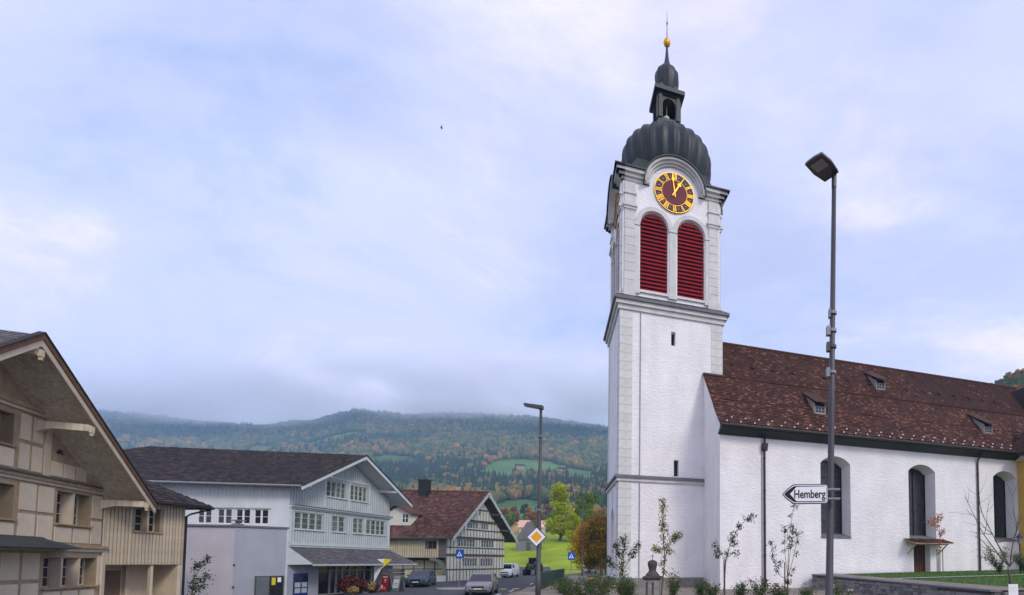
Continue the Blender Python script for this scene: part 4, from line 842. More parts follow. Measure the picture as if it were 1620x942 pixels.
# side: boarded jetty above, open porch with curved brace below
b = MB(); wall(b, PRS, -15, 0, 2.12, 5.0, [Op(-1.9, -1.05, 3.15, 3.98, .12)]); b.add([RF(0, 0, 2.12), RF(0, -15, 2.12), RF(1.4, -15, 2.12), RF(1.4, 0, 2.12)], [(0, 1, 2, 3)]); b.build('side_wall', mat('grey_brown_boards', (.16, .145, .12), .85, .12, 3), rs)
house_window(PRS, rs, -1.9, -1.05, 3.15, 3.98, .11, 2, 2, brownboard, .05, 1)
for k in range(22):
    s0 = -5.9 + k * .235
    if -2.05 < s0 + .1 < -.95: RF.piece('board', yellowcream, rs, -.035, -.003, s0, s0 + .16, 2.14, 3.08); RF.piece('board', yellowcream, rs, -.035, -.003, s0, s0 + .16, 4.03, 4.3)
    else: RF.piece('board', yellowcream, rs, -.035, -.003, s0, s0 + .16, 2.14, 4.3)
b = MB(); b.add([RF(1.4, -15, -.9), RF(1.4, 0, -.9), RF(1.4, 0, 2.12), RF(1.4, -15, 2.12)], [(0, 1, 2, 3)]); b.build('porch_wall', darktimber, rs)
for i in range(5):
    for j in range(2): RF.piece('porch_panel', yellowcream, rs, 1.36, 1.395, -6.6 + i * 1.12, -5.62 + i * 1.12, -.15 + j * 1.05, .78 + j * 1.05)
b = MB(); n = 12
for j in range(n):
    a, c = PI / 2 * j / n, PI / 2 * (j + 1) / n
    pt = lambda th, rr: (-1.7 + rr * math.cos(th), .1 + rr * 1.15 * math.sin(th))
    p0, p1, p2, p3 = pt(a, 1.5), pt(c, 1.5), pt(c, 1.78), pt(a, 1.78)
    b.hexa([RF(-.02, p0[0], p0[1]), RF(-.02, p1[0], p1[1]), RF(-.02, p2[0], p2[1]), RF(-.02, p3[0], p3[1]), RF(.25, p0[0], p0[1]), RF(.25, p1[0], p1[1]), RF(.25, p2[0], p2[1]), RF(.25, p3[0], p3[1])])
b.fbox(RF, -.02, .25, -.2, .08, -.9, .2); b.build('curved_brace', mat('green_grey_timber', (.16, .20, .16), .8, .1, 3), rs)
RF.piece('porch_low_wall', trim, rs, -.05, .2, -2.2, .05, -.9, .12)
EL_, ER_, SO, SB = -.7, 10.2, 1.2, -15
zl = rz_(EL_); b = MB(); slope_slab(b, RF, EL_, zl, AP, ZA, SB, SO, .14); slope_slab(b, RF, AP, ZA, ER_, zl, SB, SO, .14); rr_ = b.build('roof', darktimber, rs)
b = MB(); up = RF(AP, 0, ZA) - RF(EL_, 0, zl); tiles(b, RF(EL_ - .03, SO + .05, zl), -RF.r, up, SO - SB, up.length, .3, .25, lift=.05); up = RF(AP, 0, ZA) - RF(ER_, 0, zl); tiles(b, RF(ER_, SO + .05, zl), -RF.r, up, SO - SB, up.length, .3, .25); tag(b.build('roof_tile', redtile, rr_), kind='stuff')
for k in range(40):
    if k == 0: b = MB(); b.tube([(0, 0, 0), -RF.r * .42], [.14, .13], 8); rme = b.mesh('ridge_tile', redtile)
    link('ridge_tile', rme, rr_, RF(AP, SO - k * .4, ZA + .04))
gb = mat('pale_green_barge', (.42, .47, .42), .7, .1, 3)
for t0, t1 in ((AP, ER_), (EL_, AP)):
    b = MB(); q = lambda s0, s1, u0, u1: b.hexa([RF(t0, s0, rz_(t0) + u0), RF(t1, s0, rz_(t1) + u0), RF(t1, s1, rz_(t1) + u0), RF(t0, s1, rz_(t0) + u0), RF(t0, s0, rz_(t0) + u1), RF(t1, s0, rz_(t1) + u1), RF(t1, s1, rz_(t1) + u1), RF(t0, s1, rz_(t0) + u1)])
    q(SO, SO + .06, -.42, .06); b.build('barge_board', gb, rr_)
for t in (AP, 2.7, 6.8, .9, 8.6):
    z = rz_(t) - .25; b = MB(); b.fbox(RF, t - .1, t + .1, 0, SO + .14, z - .25, z); b.build('purlin', darktimber, rs); b = MB(); b.fbox(RF, t - .1, t + .1, SO + .145, SO + .19, z - .5, z + .05); b.build('purlin_finial', gb, rs)
b = MB(); b.tube([RF(EL_ - .1, SO, zl - .1), RF(EL_ - .1, SB, zl - .1)], .09, 6); b.build('gutter', darktimber, rs)
b = MB(); c = RF(AP - .3, -5.9, 9.6); b.box(c.x - .55, c.x + .55, c.y - .4, c.y + .4, 9.3, 11.35); b.box(c.x - .62, c.x + .62, c.y - .47, c.y + .47, 11.35, 11.5); b.build('chimney', blackm, rr_)
b = MB(); c = RF(AP, -11.2, 9.6); b.lathe([(.28, 0), (.26, 1.0), (.34, 1.05), (.2, 1.35)], 10, (c.x, c.y, 9.7)); b.build('chimney_pot', blackm, rr_)
# dormer on the street-side slope
tf = .55; zf = rz_(tf); b = MB(); b.hexa([RF(tf, -6.6, zf - .2), RF(3.4, -6.6, zf - .2), RF(3.4, -4.2, zf - .2), RF(tf, -4.2, zf - .2), RF(tf, -6.6, zf + 1.55), RF(3.4, -6.6, zf + 1.55), RF(3.4, -4.2, zf + 1.55), RF(tf, -4.2, zf + 1.55)]); b.prism([RF(tf, -6.6, zf + 1.55), RF(tf, -5.4, zf + 2.3), RF(tf, -4.2, zf + 1.55)], [RF(3.4, -6.6, zf + 1.55), RF(3.4, -5.4, zf + 2.3), RF(3.4, -4.2, zf + 1.55)]); b.build('dormer', halfcream, rr_)
b = MB(); b.fbox(RF, tf - .03, tf - .004, -5.0, -4.5, zf + .45, zf + 1.3); b.build('dormer_pane', glassm, rr_); b = MB(); b.fbox(RF, tf - .05, tf - .031, -4.78, -4.72, zf + .45, zf + 1.3); b.fbox(RF, tf - .05, tf - .031, -5.0, -4.5, zf + .85, zf + .9); b.build('dormer_frame', whiteframe, rr_)
b = MB()
for sa, sb in ((-5.4, -3.8), (-7.0, -5.4)):
    za, zb = (zf + 2.4, zf + 1.4) if sa == -5.4 else (zf + 1.4, zf + 2.4)
    b.hexa([RF(tf - .5, sa, za - .12), RF(4.2, sa, za - .12), RF(4.2, sb, zb - .12), RF(tf - .5, sb, zb - .12), RF(tf - .5, sa, za), RF(4.2, sa, za), RF(4.2, sb, zb), RF(tf - .5, sb, zb)])
dr_ = b.build('dormer_roof', redtile, rr_)
# ------------------------------------------------------------------ farm buildings beyond the meadow
def small_house(name, label, cx, cy, z, w, d, h, rise, wm_, rm_, rz, nwin, over=.6):
    o = thing(name, label, 'house' if 'barn' not in name else 'barn', (cx, cy, z), rz)
    b = MB(); b.box(-w / 2, w / 2, -d / 2, d / 2, -1, h); b.prism([(-w / 2, -d / 2, h), (-w / 2, d / 2, h), (-w / 2, 0, h + rise)], [(w / 2, -d / 2, h), (w / 2, d / 2, h), (w / 2, 0, h + rise)]); b.build('wall', wm_, o)
    b = MB(); k = rise / (d / 2)
    for s in (-1, 1):
        b.hexa([(-w / 2 - over, s * (d / 2 + over), h - k * over), (w / 2 + over, s * (d / 2 + over), h - k * over), (w / 2 + over, 0, h + rise), (-w / 2 - over, 0, h + rise), (-w / 2 - over, s * (d / 2 + over), h - k * over + .2), (w / 2 + over, s * (d / 2 + over), h - k * over + .2), (w / 2 + over, 0, h + rise + .2), (-w / 2 - over, 0, h + rise + .2)])
    b.build('roof', rm_, o)
    for i in range(nwin):
        x = -w / 2 + w * (i + .5) / nwin; b = MB(); b.box(x - .45, x + .45, -d / 2 - .05, -d / 2 - .003, h * .35, h * .7); wn = b.build('window', whiteframe, o); b = MB(); b.box(x - .36, x + .36, -d / 2 - .07, -d / 2 - .052, h * .38, h * .67); b.build('pane', glassm, wn)
    return o
pinkroof = mat('pale_terracotta_roof', (.70, .42, .31), .85, .1, .8); greywall = mat('grey_shingles', (.19, .18, .19), .9, .1, 1.5, .2, 8)
small_house('farmhouse', 'cream farmhouse with pale terracotta roof on the meadow rise', -66.0, 190, 12.2, 8.5, 7, 2.6, 2.4, mat('pale_wall', (.62, .52, .42), .85, .06), pinkroof, R(12), 4)
small_house('farmhouse', 'small terracotta roofed farmhouse half hidden behind the grey hut', -72.5, 196, 11.6, 6, 6, 2.6, 2.6, mat('ochre_wall', (.6, .42, .22), .85, .06), pinkroof, R(80), 2)
hb = thing('hut', 'grey shingled hut with steep pyramid roof on the meadow', 'hut', (-45.6, 129, 5.0), R(14))
b = MB(); b.box(-2.9, 2.9, -2.4, 2.4, -.6, 2.3); b.build('wall', greywall, hb)
b = MB(); b.prism([(-3.1, -2.7, 2.3), (3.1, -2.7, 2.3), (3.1, 2.7, 2.3), (-3.1, 2.7, 2.3)], [(-.6, -.3, 7.0), (.6, -.3, 7.0), (.6, .3, 7.0), (-.6, .3, 7.0)]); b.build('roof', greytile, hb)
b = MB(); b.box(-.5, .5, -2.46, -2.405, -.4, 1.6); b.build('door', darktimber, hb)
for i, (a, Yh, lab) in enumerate([(-0.80, 1180, 'white farmhouse high on the misty mountainside clearing'), (-0.375, 900, 'brown farmhouse below the upper pasture'), (-.29, 860, 'dark barn beside the upper pasture edge')]):
    xx = a * Yh; zz_ = float(hill_h(np.array(xx), np.array(float(Yh)))); small_house('farmhouse' if i < 2 else 'hill_barn', lab, xx, Yh, zz_, 16, 11, 6, 4, whitepaint if i == 0 else timber, darktile if i else greytile, R(10 * i), 3)
# ------------------------------------------------------------------ street lamps and signs
def lamp_post(name, label, x, y, z0, h, r0, r1, head, clamps=()):
    o = thing(name, label, 'street lamp', (x, y, z0))
    b = MB(); b.tube([(0, 0, 0), (0, 0, 1.1), (0, 0, 1.12), (0, 0, h * .5), (0, 0, h)], [r0 * 1.15, r0 * 1.15, r0, (r0 + r1) / 2, r1], 16); b.build('pole', steel, o, smooth=True)
    b = MB(); b.lathe([(r0 * 1.7, 0), (r0 * 1.7, .03), (r0 * 1.25, .06)], 16); b.build('base_plate', steel, o)
    head(o, h)
    for z, w, m in clamps: b = MB(); b.lathe([(r0 * 1.0, z), (r0 * 1.12, z + .005), (r0 * 1.12, z + .05), (r0 * 1.0, z + .055)], 14); b.box(-r0 - w, -r0 * .6, -.045, .045, z - .05, z + .1); b.build('clamp', m, o)
    return o
def big_head(o, h):     # flat LED head pointing left and towards the viewer
    A, B_, C_, D_ = [Vector((x, y, h)) for x, y in ((-.535, -.212), (-.307, -.442), (.062, -.066), (-.118, .157))]; up_ = Vector((0, 0, 1))
    bul = lambda p, q, f: (p + q) / 2 + ((p + q) / 2 - (A + C_) / 2).normalized() * f
    out = [A, bul(A, B_, .02), B_, bul(B_, C_, .03), C_, bul(C_, D_, .005), D_, bul(D_, A, .03)]; cen = (A + C_) / 2
    b = MB(); b.prism([p for p in out], [cen + (p - cen) * .93 + up_ * .05 for p in out]); hd = b.build('lamp_head', steel, o)
    bl = lambda f, g: (A * (1 - g) + B_ * g) * (1 - f) + (D_ * (1 - g) + C_ * g) * f
    q4 = [bl(.14, .14), bl(.14, .86), bl(.52, .86), bl(.52, .14)]; b = MB(); b.prism([p - up_ * .008 for p in q4], [p - up_ * .001 for p in q4]); b.build('lens', lens, hd)
    b = MB(); b.tube([(0, 0, h - .22), (0, 0, h + .03)], .042, 12); b.build('neck', steel, o)
lamp_post('street_lamp', 'tall grey lamp post with flat square head, carrying the Hemberg sign', 1.935, 8.2, -.02, 8.12, .062, .036, big_head, ((5.15, .03, steel), (5.42, .035, galv), (5.72, .0, galv), (4.72, .03, galv))).rotation_euler = (0, .0227, 0)
def arm_head(o, h):
    b = MB(); b.tube([(0, 0, h - .1), (0, 0, h)], .07, 10); b.build('neck', steel, o)
    b = MB(); b.prism([(.08, -.1, h - .08), (-.62, -.12, h + .05), (-.62, -.12, h + .14), (.08, -.1, h + .05)], [(.08, .1, h - .08), (-.62, .12, h + .05), (-.62, .12, h + .14), (.08, .1, h + .05)]); hd = b.build('lamp_head', steel, o)
    b = MB(); b.prism([(-.1, -.08, h - .058), (-.55, -.09, h + .026), (-.55, -.09, h + .034), (-.1, -.08, h - .05)], [(-.1, .08, h - .058), (-.55, .09, h + .026), (-.55, .09, h + .034), (-.1, .08, h - .05)]); b.build('lens', lens, hd)
lamp_post('street_lamp', 'dark lamp post with short flat head behind the yellow diamond sign', -6.36, 19.0, -.05, 7.55, .085, .05, arm_head, ((6.4, .02, galv), (3.6, .03, galv)))
lamp_post('street_lamp', 'distant slim lamp post in front of the orange trees', -14.9, 60.0, -.4, 10.1, .10, .06, arm_head)
# direction sign
sg = thing('direction_sign', 'white arrow shaped direction sign reading Hemberg on the lamp post', 'road sign', (1.545, 8.04, 2.69), R(-4))
o_ = [(-.355, 0), (-.31, .058), (-.195, .15), (-.16, .158), (.34, .158), (.365, .13), (.365, -.13), (.34, -.158), (-.16, -.158), (-.195, -.15), (-.31, -.058)]
b = MB(); b.prism([(x, .02, z) for x, z in o_], [(x, -.012, z) for x, z in o_]); b.build('rim', steel, sg)
k1 = [(x * .965 + .003, z * .90) for x, z in o_]; b = MB(); b.prism([(x, -.011, z) for x, z in k1], [(x, -.016, z) for x, z in k1]); b.build('white_edge', signw, sg)
k2 = [(x * .935 + .004, z * .82) for x, z in o_]; b = MB(); b.prism([(x, -.013, z) for x, z in k2], [(x, -.018, z) for x, z in k2]); b.build('black_border', blackm, sg)
k3 = [(-.235, 0), (-.13, .115), (.33, .118), (.338, .11), (.338, -.11), (.33, -.118), (-.13, -.115)]; b = MB(); b.prism([(x, -.015, z) for x, z in k3], [(x, -.021, z) for x, z in k3]); b.build('white_field', signw, sg)
tm = text_mesh('Hemberg', .165, blackm, .001); t_ = link('lettering', tm, sg, (.075, -.0235, -.008)); t_.rotation_euler = (R(90), 0, 0); t_.scale = (.80, 1.12, 1)
for z in (.075, -.075): b = MB(); b.box(.28, .56, -.01, .02, z - .012, z + .012); b.box(.385, .555, .02, .06, z - .02, z + .02); b.build('bracket', galv, sg)
# priority road sign
ds = thing('priority_sign', 'diamond priority sign, amber with white edge, on a lamp post', 'road sign', (-6.40, 18.86, 2.55))
for s_, y0, y1, m, nm in ((.375, .03, .0, steel, 'back_plate'), (.36, .0, -.006, blackm, 'dark_edge'), (.34, -.003, -.01, signw, 'white_border'), (.215, -.008, -.014, signy, 'amber_centre')):
    b = MB(); p = [(-s_, 0), (0, -s_), (s_, 0), (0, s_)]; b.prism([(x, y0, z) for x, z in p], [(x, y1, z) for x, z in p]); b.build(nm, m, ds)
b = MB(); b.box(-.03, .03, .03, .1, -.1, .1); b.build('bracket', galv, ds)
def ped_sign(label, x, y, z0, zc, s, rz):
    o = thing('pedestrian_sign', label, 'road sign', (x, y, z0), rz)
    b = MB(); b.tube([(0, .04, 0), (0, .04, zc + s - z0)], .035, 8); b.build('post', galv, o)
    c = zc - z0; b = MB(); b.box(-s, s, -.01, .01, c - s * 1.1, c + s * 1.1); b.build('plate', blue, o)
    b = MB(); b.add([(-s * .75, -.013, c - s * .6), (s * .75, -.013, c - s * .6), (0, -.013, c + s * .75)], [(0, 1, 2)]); b.build('white_triangle', signw, o)
    b = MB(); lx = s / 10
    b.disc((0, -.017, c + s * .25), (1, 0, 0), (0, 0, 1), 0, s * .09, 10)
    for p in ([(0, .15), (.02, -.12)], [(.02, -.1), (-.25, -.52)], [(.02, -.1), (.22, -.5)], [(0, .1), (-.2, -.1)], [(0, .1), (.2, -.05)]):
        (x0, z0_), (x1, z1_) = p; d = Vector((x1 - x0, 0, z1_ - z0_)).normalized(); n = Vector((-d.z, 0, d.x)) * .045 * s
        A, B_ = Vector((x0 * s, -.017, c + z0_ * s)), Vector((x1 * s, -.017, c + z1_ * s)); b.add([A + n, B_ + n, B_ - n, A - n], [(0, 1, 2, 3)])
    b.build('walker_symbol', blackm, o)
    return o
ped_sign('blue pedestrian crossing sign on the island before the half timbered house', -22.1, 45.0, -.63, 2.35, .36, R(-8))
ped_sign('blue pedestrian crossing sign beside the orange trees', -16.2, 60.0, -.4, 2.35, .42, R(-4))
info = thing('info_sign', 'small white plant label on a stake by the stone wall', 'sign', (8.42, 14.0, 0))
b = MB(); b.box(-.13, .13, -.008, .008, .68, 1.0); b.build('plate', signw, info); b = MB(); b.box(-.012, .012, .009, .03, -.1, .95); b.build('stake', steel, info)
b = MB(); [b.box(-.1, .1 - .04 * (k % 3), -.0095, -.0085, .92 - k * .035, .927 - k * .035) for k in range(5)]; b.build('print', greyframe, info)
# ------------------------------------------------------------------ vehicles
def vehicle(name, label, loc, rz, paint, sec, glass, roofsec, wheels, wr, cat, group=None, grille=True, W=.9):
    """sec: body sections along x (front = -x): (x, zlow, zhigh, half width); glass: (x,z) loop of the side windows; built as lofts"""
    o = thing(name, label, cat, loc, rz, group)
    b = MB(); n = len(sec); vs = []
    for x, zl, zh, hw in sec:
        c = min(.12, (zh - zl) * .3)
        vs += [(x, -hw * .9, zl), (x, -hw, zl + c), (x, -hw, zh - c), (x, -hw * .93, zh - c * .25), (x, -hw * .8, zh), (x, hw * .8, zh), (x, hw * .93, zh - c * .25), (x, hw, zh - c), (x, hw, zl + c), (x, hw * .9, zl)]
    fs = [tuple(range(10))[::-1], tuple(range(10 * (n - 1), 10 * n))]
    for i in range(n - 1): fs += [(i * 10 + k, i * 10 + (k + 1) % 10, (i + 1) * 10 + (k + 1) % 10, (i + 1) * 10 + k) for k in range(10)]
    b.add(vs, fs); body = b.build('body', paint, o, smooth=False)
    bv = body.modifiers.new('round', 'BEVEL'); bv.width = .03; bv.segments = 2; bv.limit_method = 'ANGLE'
    # cabin glass: loft between belt outline and roof outline
    (x0, z0), (x1, z1), (x2, z2), (x3, z3) = glass      # front low, front top, rear top, rear low
    hb, ht = W * .92, W * .72
    b = MB(); b.hexa([(x0, -hb, z0), (x3, -hb, z3), (x3, hb, z3), (x0, hb, z0), (x1, -ht, z1), (x2, -ht, z2), (x2, ht, z2), (x1, ht, z1)]); b.build('glass', carglass, o)
    b = MB(); e = .02
    b.hexa([(x1 - .05, -ht - e, z1 - .03), (x2 + .05, -ht - e, z2 - .03), (x2 + .05, ht + e, z2 - .03), (x1 - .05, ht + e, z1 - .03), (x1 + .05, -ht * .9, z1 + .05), (x2 - .08, -ht * .9, z2 + .05), (x2 - .08, ht * .9, z2 + .05), (x1 + .05, ht * .9, z1 + .05)]); rf = b.build('roof', paint, o)
    for s in (-1, 1):
        for (xa, za), (xb, zb) in (((x0, z0), (x1, z1)), ((x3, z3), (x2, z2)), (((x0 + x3) / 2, (z0 + z3) / 2), ((x1 + x2) / 2, (z1 + z2) / 2))):
            b = MB(); b.tube([(xa, s * (hb + .005), za - .02), (xb, s * (ht + .01), zb)], .045, 6); b.build('pillar', paint, o)
        b = MB(); xm = x0 + .25; b.hexa([(xm, s * hb, z0 + .02), (xm + .12, s * hb, z0 + .02), (xm + .12, s * (hb + .2), z0 + .06), (xm, s * (hb + .2), z0 + .06), (xm, s * hb, z0 + .12), (xm + .12, s * hb, z0 + .12), (xm + .12, s * (hb + .2), z0 + .18), (xm, s * (hb + .2), z0 + .18)]); b.build('mirror', paint, o)
        f = sec[0]; zf = f[1] + (f[2] - f[1]) * .72; b = MB(); hx = sec[0][0]; b.hexa([(hx - .02, s * W * .52, zf - .06), (hx + .25, s * W * .99, zf - .04), (hx + .3, s * W * .9, zf - .04), (hx + .05, s * W * .5, zf - .06), (hx - .01, s * W * .52, zf + .08), (hx + .25, s * W * 1.0, zf + .1), (hx + .3, s * W * .9, zf + .1), (hx + .06, s * W * .5, zf + .08)]); b.build('headlight', lampclear, o)
        for wx in wheels:
            b = MB(); y = s * (W - .1); b.lathe([(wr * .55, -.1), (wr * .97, -.1), (wr, -.06), (wr, .06), (wr * .97, .1), (wr * .55, .1)], 24); me = b.mesh('wheel', rubber); w_ = link('wheel', me, o, (wx, y, wr)); w_.rotation_euler = (R(90), 0, 0)
            b = MB(); b.lathe([(wr * .1, -.105), (wr * .62, -.09), (wr * .62, .09), (wr * .1, .105)], 16); r_ = link('rim', b.mesh('rim', rimm), w_)
            b = MB(); b.lathe([(wr * 1.17, -.02), (wr * 1.17, .115)], 24); a_ = link('wheel_arch', b.mesh('wheel_arch', blackm), o, (wx, s * (W - .12 if s > 0 else W - .12), wr)); a_.rotation_euler = (R(90 if s < 0 else -90), 0, 0)
    f = sec[0]; hx = f[0]
    if grille:
        b = MB(); b.box(hx - .012, hx + .02, -W * .48, W * .48, f[1] + (f[2] - f[1]) * .55, f[1] + (f[2] - f[1]) * .82); b.build('grille', blackm, o); b = MB(); b.box(hx - .015, hx + .02, -W * .7, W * .7, f[1] + .05, f[1] + (f[2] - f[1]) * .28); b.build('air_intake', blackm, o)
    b = MB(); b.box(hx - .022, hx + .0, -.26, .26, f[1] + (f[2] - f[1]) * .36, f[1] + (f[2] - f[1]) * .5); b.build('number_plate', signw, o)
    e = sec[-1]
    for s in (-1, 1): b = MB(); b.box(e[0] - .03, e[0] + .02, s * W * .62 - .14, s * W * .62 + .14, e[2] - .25, e[2] - .08); b.build('tail_light', redlamp, o)
    return o
sedan = [(-2.1, .28, .66, .72), (-1.95, .22, .76, .86), (-1.2, .2, .9, .9), (-.75, .2, .95, .9), (.6, .2, .97, .9), (1.6, .22, .98, .9), (2.0, .26, .95, .86), (2.12, .32, .8, .78)]
sg_ = [(-.95, .93), (-.2, 1.42), (1.1, 1.45), (1.85, .97)]
greyp = mat('grey_brown_car_paint', (.27, .265, .26), .3, .03, 1, metal=.5, spec=.6); bluep = mat('dark_blue_car_paint', (.05, .085, .13), .3, .03, 1, metal=.4, spec=.6); whitep = mat('pale_van_paint', (.62, .66, .70), .3, .03, 1, spec=.5); silverp = mat('silver_car_paint', (.5, .52, .55), .3, .03, 1, metal=.5)
hatch = [(-1.95, .28, .72, .74), (-1.82, .22, .82, .86), (-1.2, .2, .95, .89), (-.8, .2, 1.0, .89), (.6, .2, 1.02, .89), (1.6, .22, 1.02, .88), (1.9, .26, .98, .84), (1.96, .34, .85, .78)]
vehicle('car', 'grey brown hatchback driving down the street before the zebra crossing', (-16.9, 38.0, -.755), R(105), greyp, hatch, [(-1.0, .98), (-.25, 1.5), (1.25, 1.52), (1.8, 1.02)], None, (-1.25, 1.25), .31, 'car')
suv = [(-2.25, .3, .82, .76), (-2.1, .26, .92, .9), (-1.3, .25, 1.0, .94), (-.8, .25, 1.04, .94), (.6, .25, 1.06, .94), (1.8, .27, 1.06, .93), (2.2, .32, 1.02, .88), (2.28, .38, .9, .82)]
vehicle('car', 'dark blue car parked in front of the cream half timbered porch', (-27.7, 49.0, -.74), R(107), bluep, suv, [(-1.0, 1.02), (-.3, 1.5), (1.2, 1.52), (1.95, 1.06)], None, (-1.4, 1.4), .35, 'car', W=.94)
van = [(-2.1, .3, .8, .74), (-2.0, .25, .95, .86), (-1.5, .22, 1.12, .9), (-1.2, .22, 1.18, .9), (.6, .22, 1.2, .9), (2.1, .25, 1.2, .9), (2.2, .3, 1.2, .88)]
v_ = vehicle('van', 'pale delivery van parked beyond the half timbered house', (-26.6, 67.5, -.37), R(97), whitep, van, [(-1.45, 1.12), (-.75, 1.78), (2.0, 1.8), (2.15, 1.2)], None, (-1.35, 1.35), .32, 'van')
b = MB(); b.hexa([(.1, -.87, 1.12), (2.17, -.87, 1.12), (2.17, .87, 1.12), (.1, .87, 1.12), (.1, -.72, 1.8), (2.1, -.72, 1.8), (2.1, .72, 1.8), (.1, .72, 1.8)]); b.build('cargo_side', whitep, v_)
vehicle('car', 'small silver car glimpsed behind the orange trees', (-17.6, 78.0, -.32), R(80), silverp, sedan, sg_, None, (-1.3, 1.3), .32, 'car')
tr = thing('tractor', 'dark green tractor with red lamps parked behind the pale van', 'tractor', (-25.9, 75.0, -.3), R(97))
gp = mat('tractor_green', (.02, .05, .03), .4, .1)
b = MB(); b.prism([(-2.0, -.38, .8), (-2.0, -.38, 1.35), (-1.8, -.38, 1.55), (-.2, -.38, 1.65), (-.2, -.38, .8)], [(-2.0, .38, .8), (-2.0, .38, 1.35), (-1.8, .38, 1.55), (-.2, .38, 1.65), (-.2, .38, .8)]); b.build('bonnet', gp, tr)
b = MB(); b.hexa([(-.2, -.7, 1.1), (1.2, -.7, 1.1), (1.2, .7, 1.1), (-.2, .7, 1.1), (0, -.62, 2.45), (1.1, -.62, 2.45), (1.1, .62, 2.45), (0, .62, 2.45)]); b.build('cab_glass', carglass, tr); b = MB(); b.box(-.1, 1.2, -.7, .7, 2.45, 2.6); b.build('cab_roof', gp, tr)
for s in (-1, 1):
    for x, wr, ww in ((-1.5, .5, .18), (.9, .82, .26)):
        b = MB(); b.lathe([(wr * .5, -ww), (wr * .95, -ww), (wr, -ww * .7), (wr, ww * .7), (wr * .95, ww), (wr * .5, ww)], 22); w_ = link('wheel', b.mesh('wheel', rubber), tr, (x, s * .85, wr)); w_.rotation_euler = (R(90), 0, 0)
        b = MB(); b.lathe([(.06, -ww * .7), (wr * .55, -ww * .5), (wr * .55, ww * .5), (.06, ww * .7)], 14); link('rim', b.mesh('rim', redlamp), w_)
    b = MB(); b.box(.3, 1.7, s * .85 - .3, s * .85 + .3, 1.66, 1.74); b.build('mudguard', gp, tr); b = MB(); b.box(-.32, -.22, s * .62 - .1, s * .62 + .1, 1.68, 1.88); b.build('lamp', redlamp, tr)
# ------------------------------------------------------------------ in front of the shop
af = thing('sandwich_board', 'red folding pavement board with white print outside the shop', 'sign board', (-26.0, 41.0, -.76), R(-28))
redp = mat('poster_red', (.45, .012, .02), .5, .06)
def aboard(o, m, marks):
    for s in (-1, 1): b = MB(); b.hexa([(-.42, s * .3 - .02, 0), (.42, s * .3 - .02, 0), (.42, s * .3 + .02, 0), (-.42, s * .3 + .02, 0), (-.42, s * .04 - .02, 1.35), (.42, s * .04 - .02, 1.35), (.42, s * .04 + .02, 1.35), (-.42, s * .04 + .02, 1.35)]); p = b.build('panel', m, o) if s < 0 else b.build('panel', galv, o)
    f = lambda x, z: (x, -.325 + .26 * z / 1.35 - .004, z)
    for x0, x1, z0, z1, mm in marks: b = MB(); b.add([f(x0, z0), f(x1, z0), f(x1, z1), f(x0, z1)], [(0, 1, 2, 3)]); b.build('print', mm, o)
aboard(af, redp, [(-.3, .3, 1.14, 1.24, signw), (.02, .22, .86, 1.02, signw), (.0, .3, .74, .8, signy), (.14, .26, .2, .38, signw)])
b = MB(); b.disc((-.15, -.335 + .26 * .35 / 1.35 - .004, .38), (1, 0, 0), (0, .19, .98), 0, .19, 20); b.build('print', signw, af)
af2 = thing('sandwich_board', 'white folding pavement board with grey metal frame outside the shop', 'sign board', (-25.15, 41.2, -.76), R(-24)); aboard(af2, galv, [(-.36, .36, .3, 1.0, signw), (-.36, .36, 1.06, 1.26, greyframe), (-.3, .3, .62, .68, greyframe), (-.3, .3, .48, .53, greyframe)])
fl = thing('shop_flag', 'white and yellow feather flag on a pole outside the shop', 'flag', (-26.9, 40.8, -.76), R(15))
b = MB(); b.tube([(0, 0, 0), (0, 0, 1.9), (.25, 0, 2.6), (.8, 0, 2.75)], [.02, .018, .012, .008], 6); b.build('pole', steel, fl)
def fpt(u, v): return (u, .05 * math.sin(u * 6 + v * 3), .7 + v)
b = MB(); b.prism([(*q[:1], q[1] - .004, q[2]) for q in [fpt(.02, 0), fpt(.02, 1.9), fpt(.75, 1.95), fpt(.5, 1.1)]], [(*q[:1], q[1] + .004, q[2]) for q in [fpt(.02, 0), fpt(.02, 1.9), fpt(.75, 1.95), fpt(.5, 1.1)]]); b.build('white_cloth', signw, fl)
b = MB(); b.prism([(*q[:1], q[1] - .004, q[2]) for q in [fpt(.51, 1.12), fpt(.76, 1.95), fpt(1.25, 1.9)]], [(*q[:1], q[1] + .004, q[2]) for q in [fpt(.51, 1.12), fpt(.76, 1.95), fpt(1.25, 1.9)]]); b.build('yellow_cloth', mat('flag_yellow', (.75, .62, .02), .6, .05), fl)
b = MB(); b.lathe([(.35, 0), (.35, .05), (.05, .1)], 12); b.build('foot', steel, fl)
bn = thing('blue_bin', 'blue litter bin under the shop awning beside the flag', 'bin', (-27.15, 39.8, -.76)); b = MB(); b.lathe([(.2, 0), (.25, .7), (.27, .72)], 14); b.build('body', mat('bin_blue', (.03, .09, .17), .5, .08), bn); b = MB(); b.lathe([(.27, .72), (.22, .86), (.05, .9)], 14); b.build('lid', blackm, bn)
cr = thing('bottle_crates', 'grey stack of slatted crates beside the shop wall', 'crates', (-30.2, 48.5, -.76), R(10))
for k in range(5):
    b = MB(); b.box(-.9, .9, -.5, .5, k * .36, k * .36 + .3); c_ = b.build('crate', steel, cr)
    for j in range(3): b = MB(); b.box(-.92, .92, -.53, -.502, k * .36 + .03 + j * .095, k * .36 + .09 + j * .095); b.build('slat', mat('crate_grey', (.20, .20, .21), .7, .1), c_)
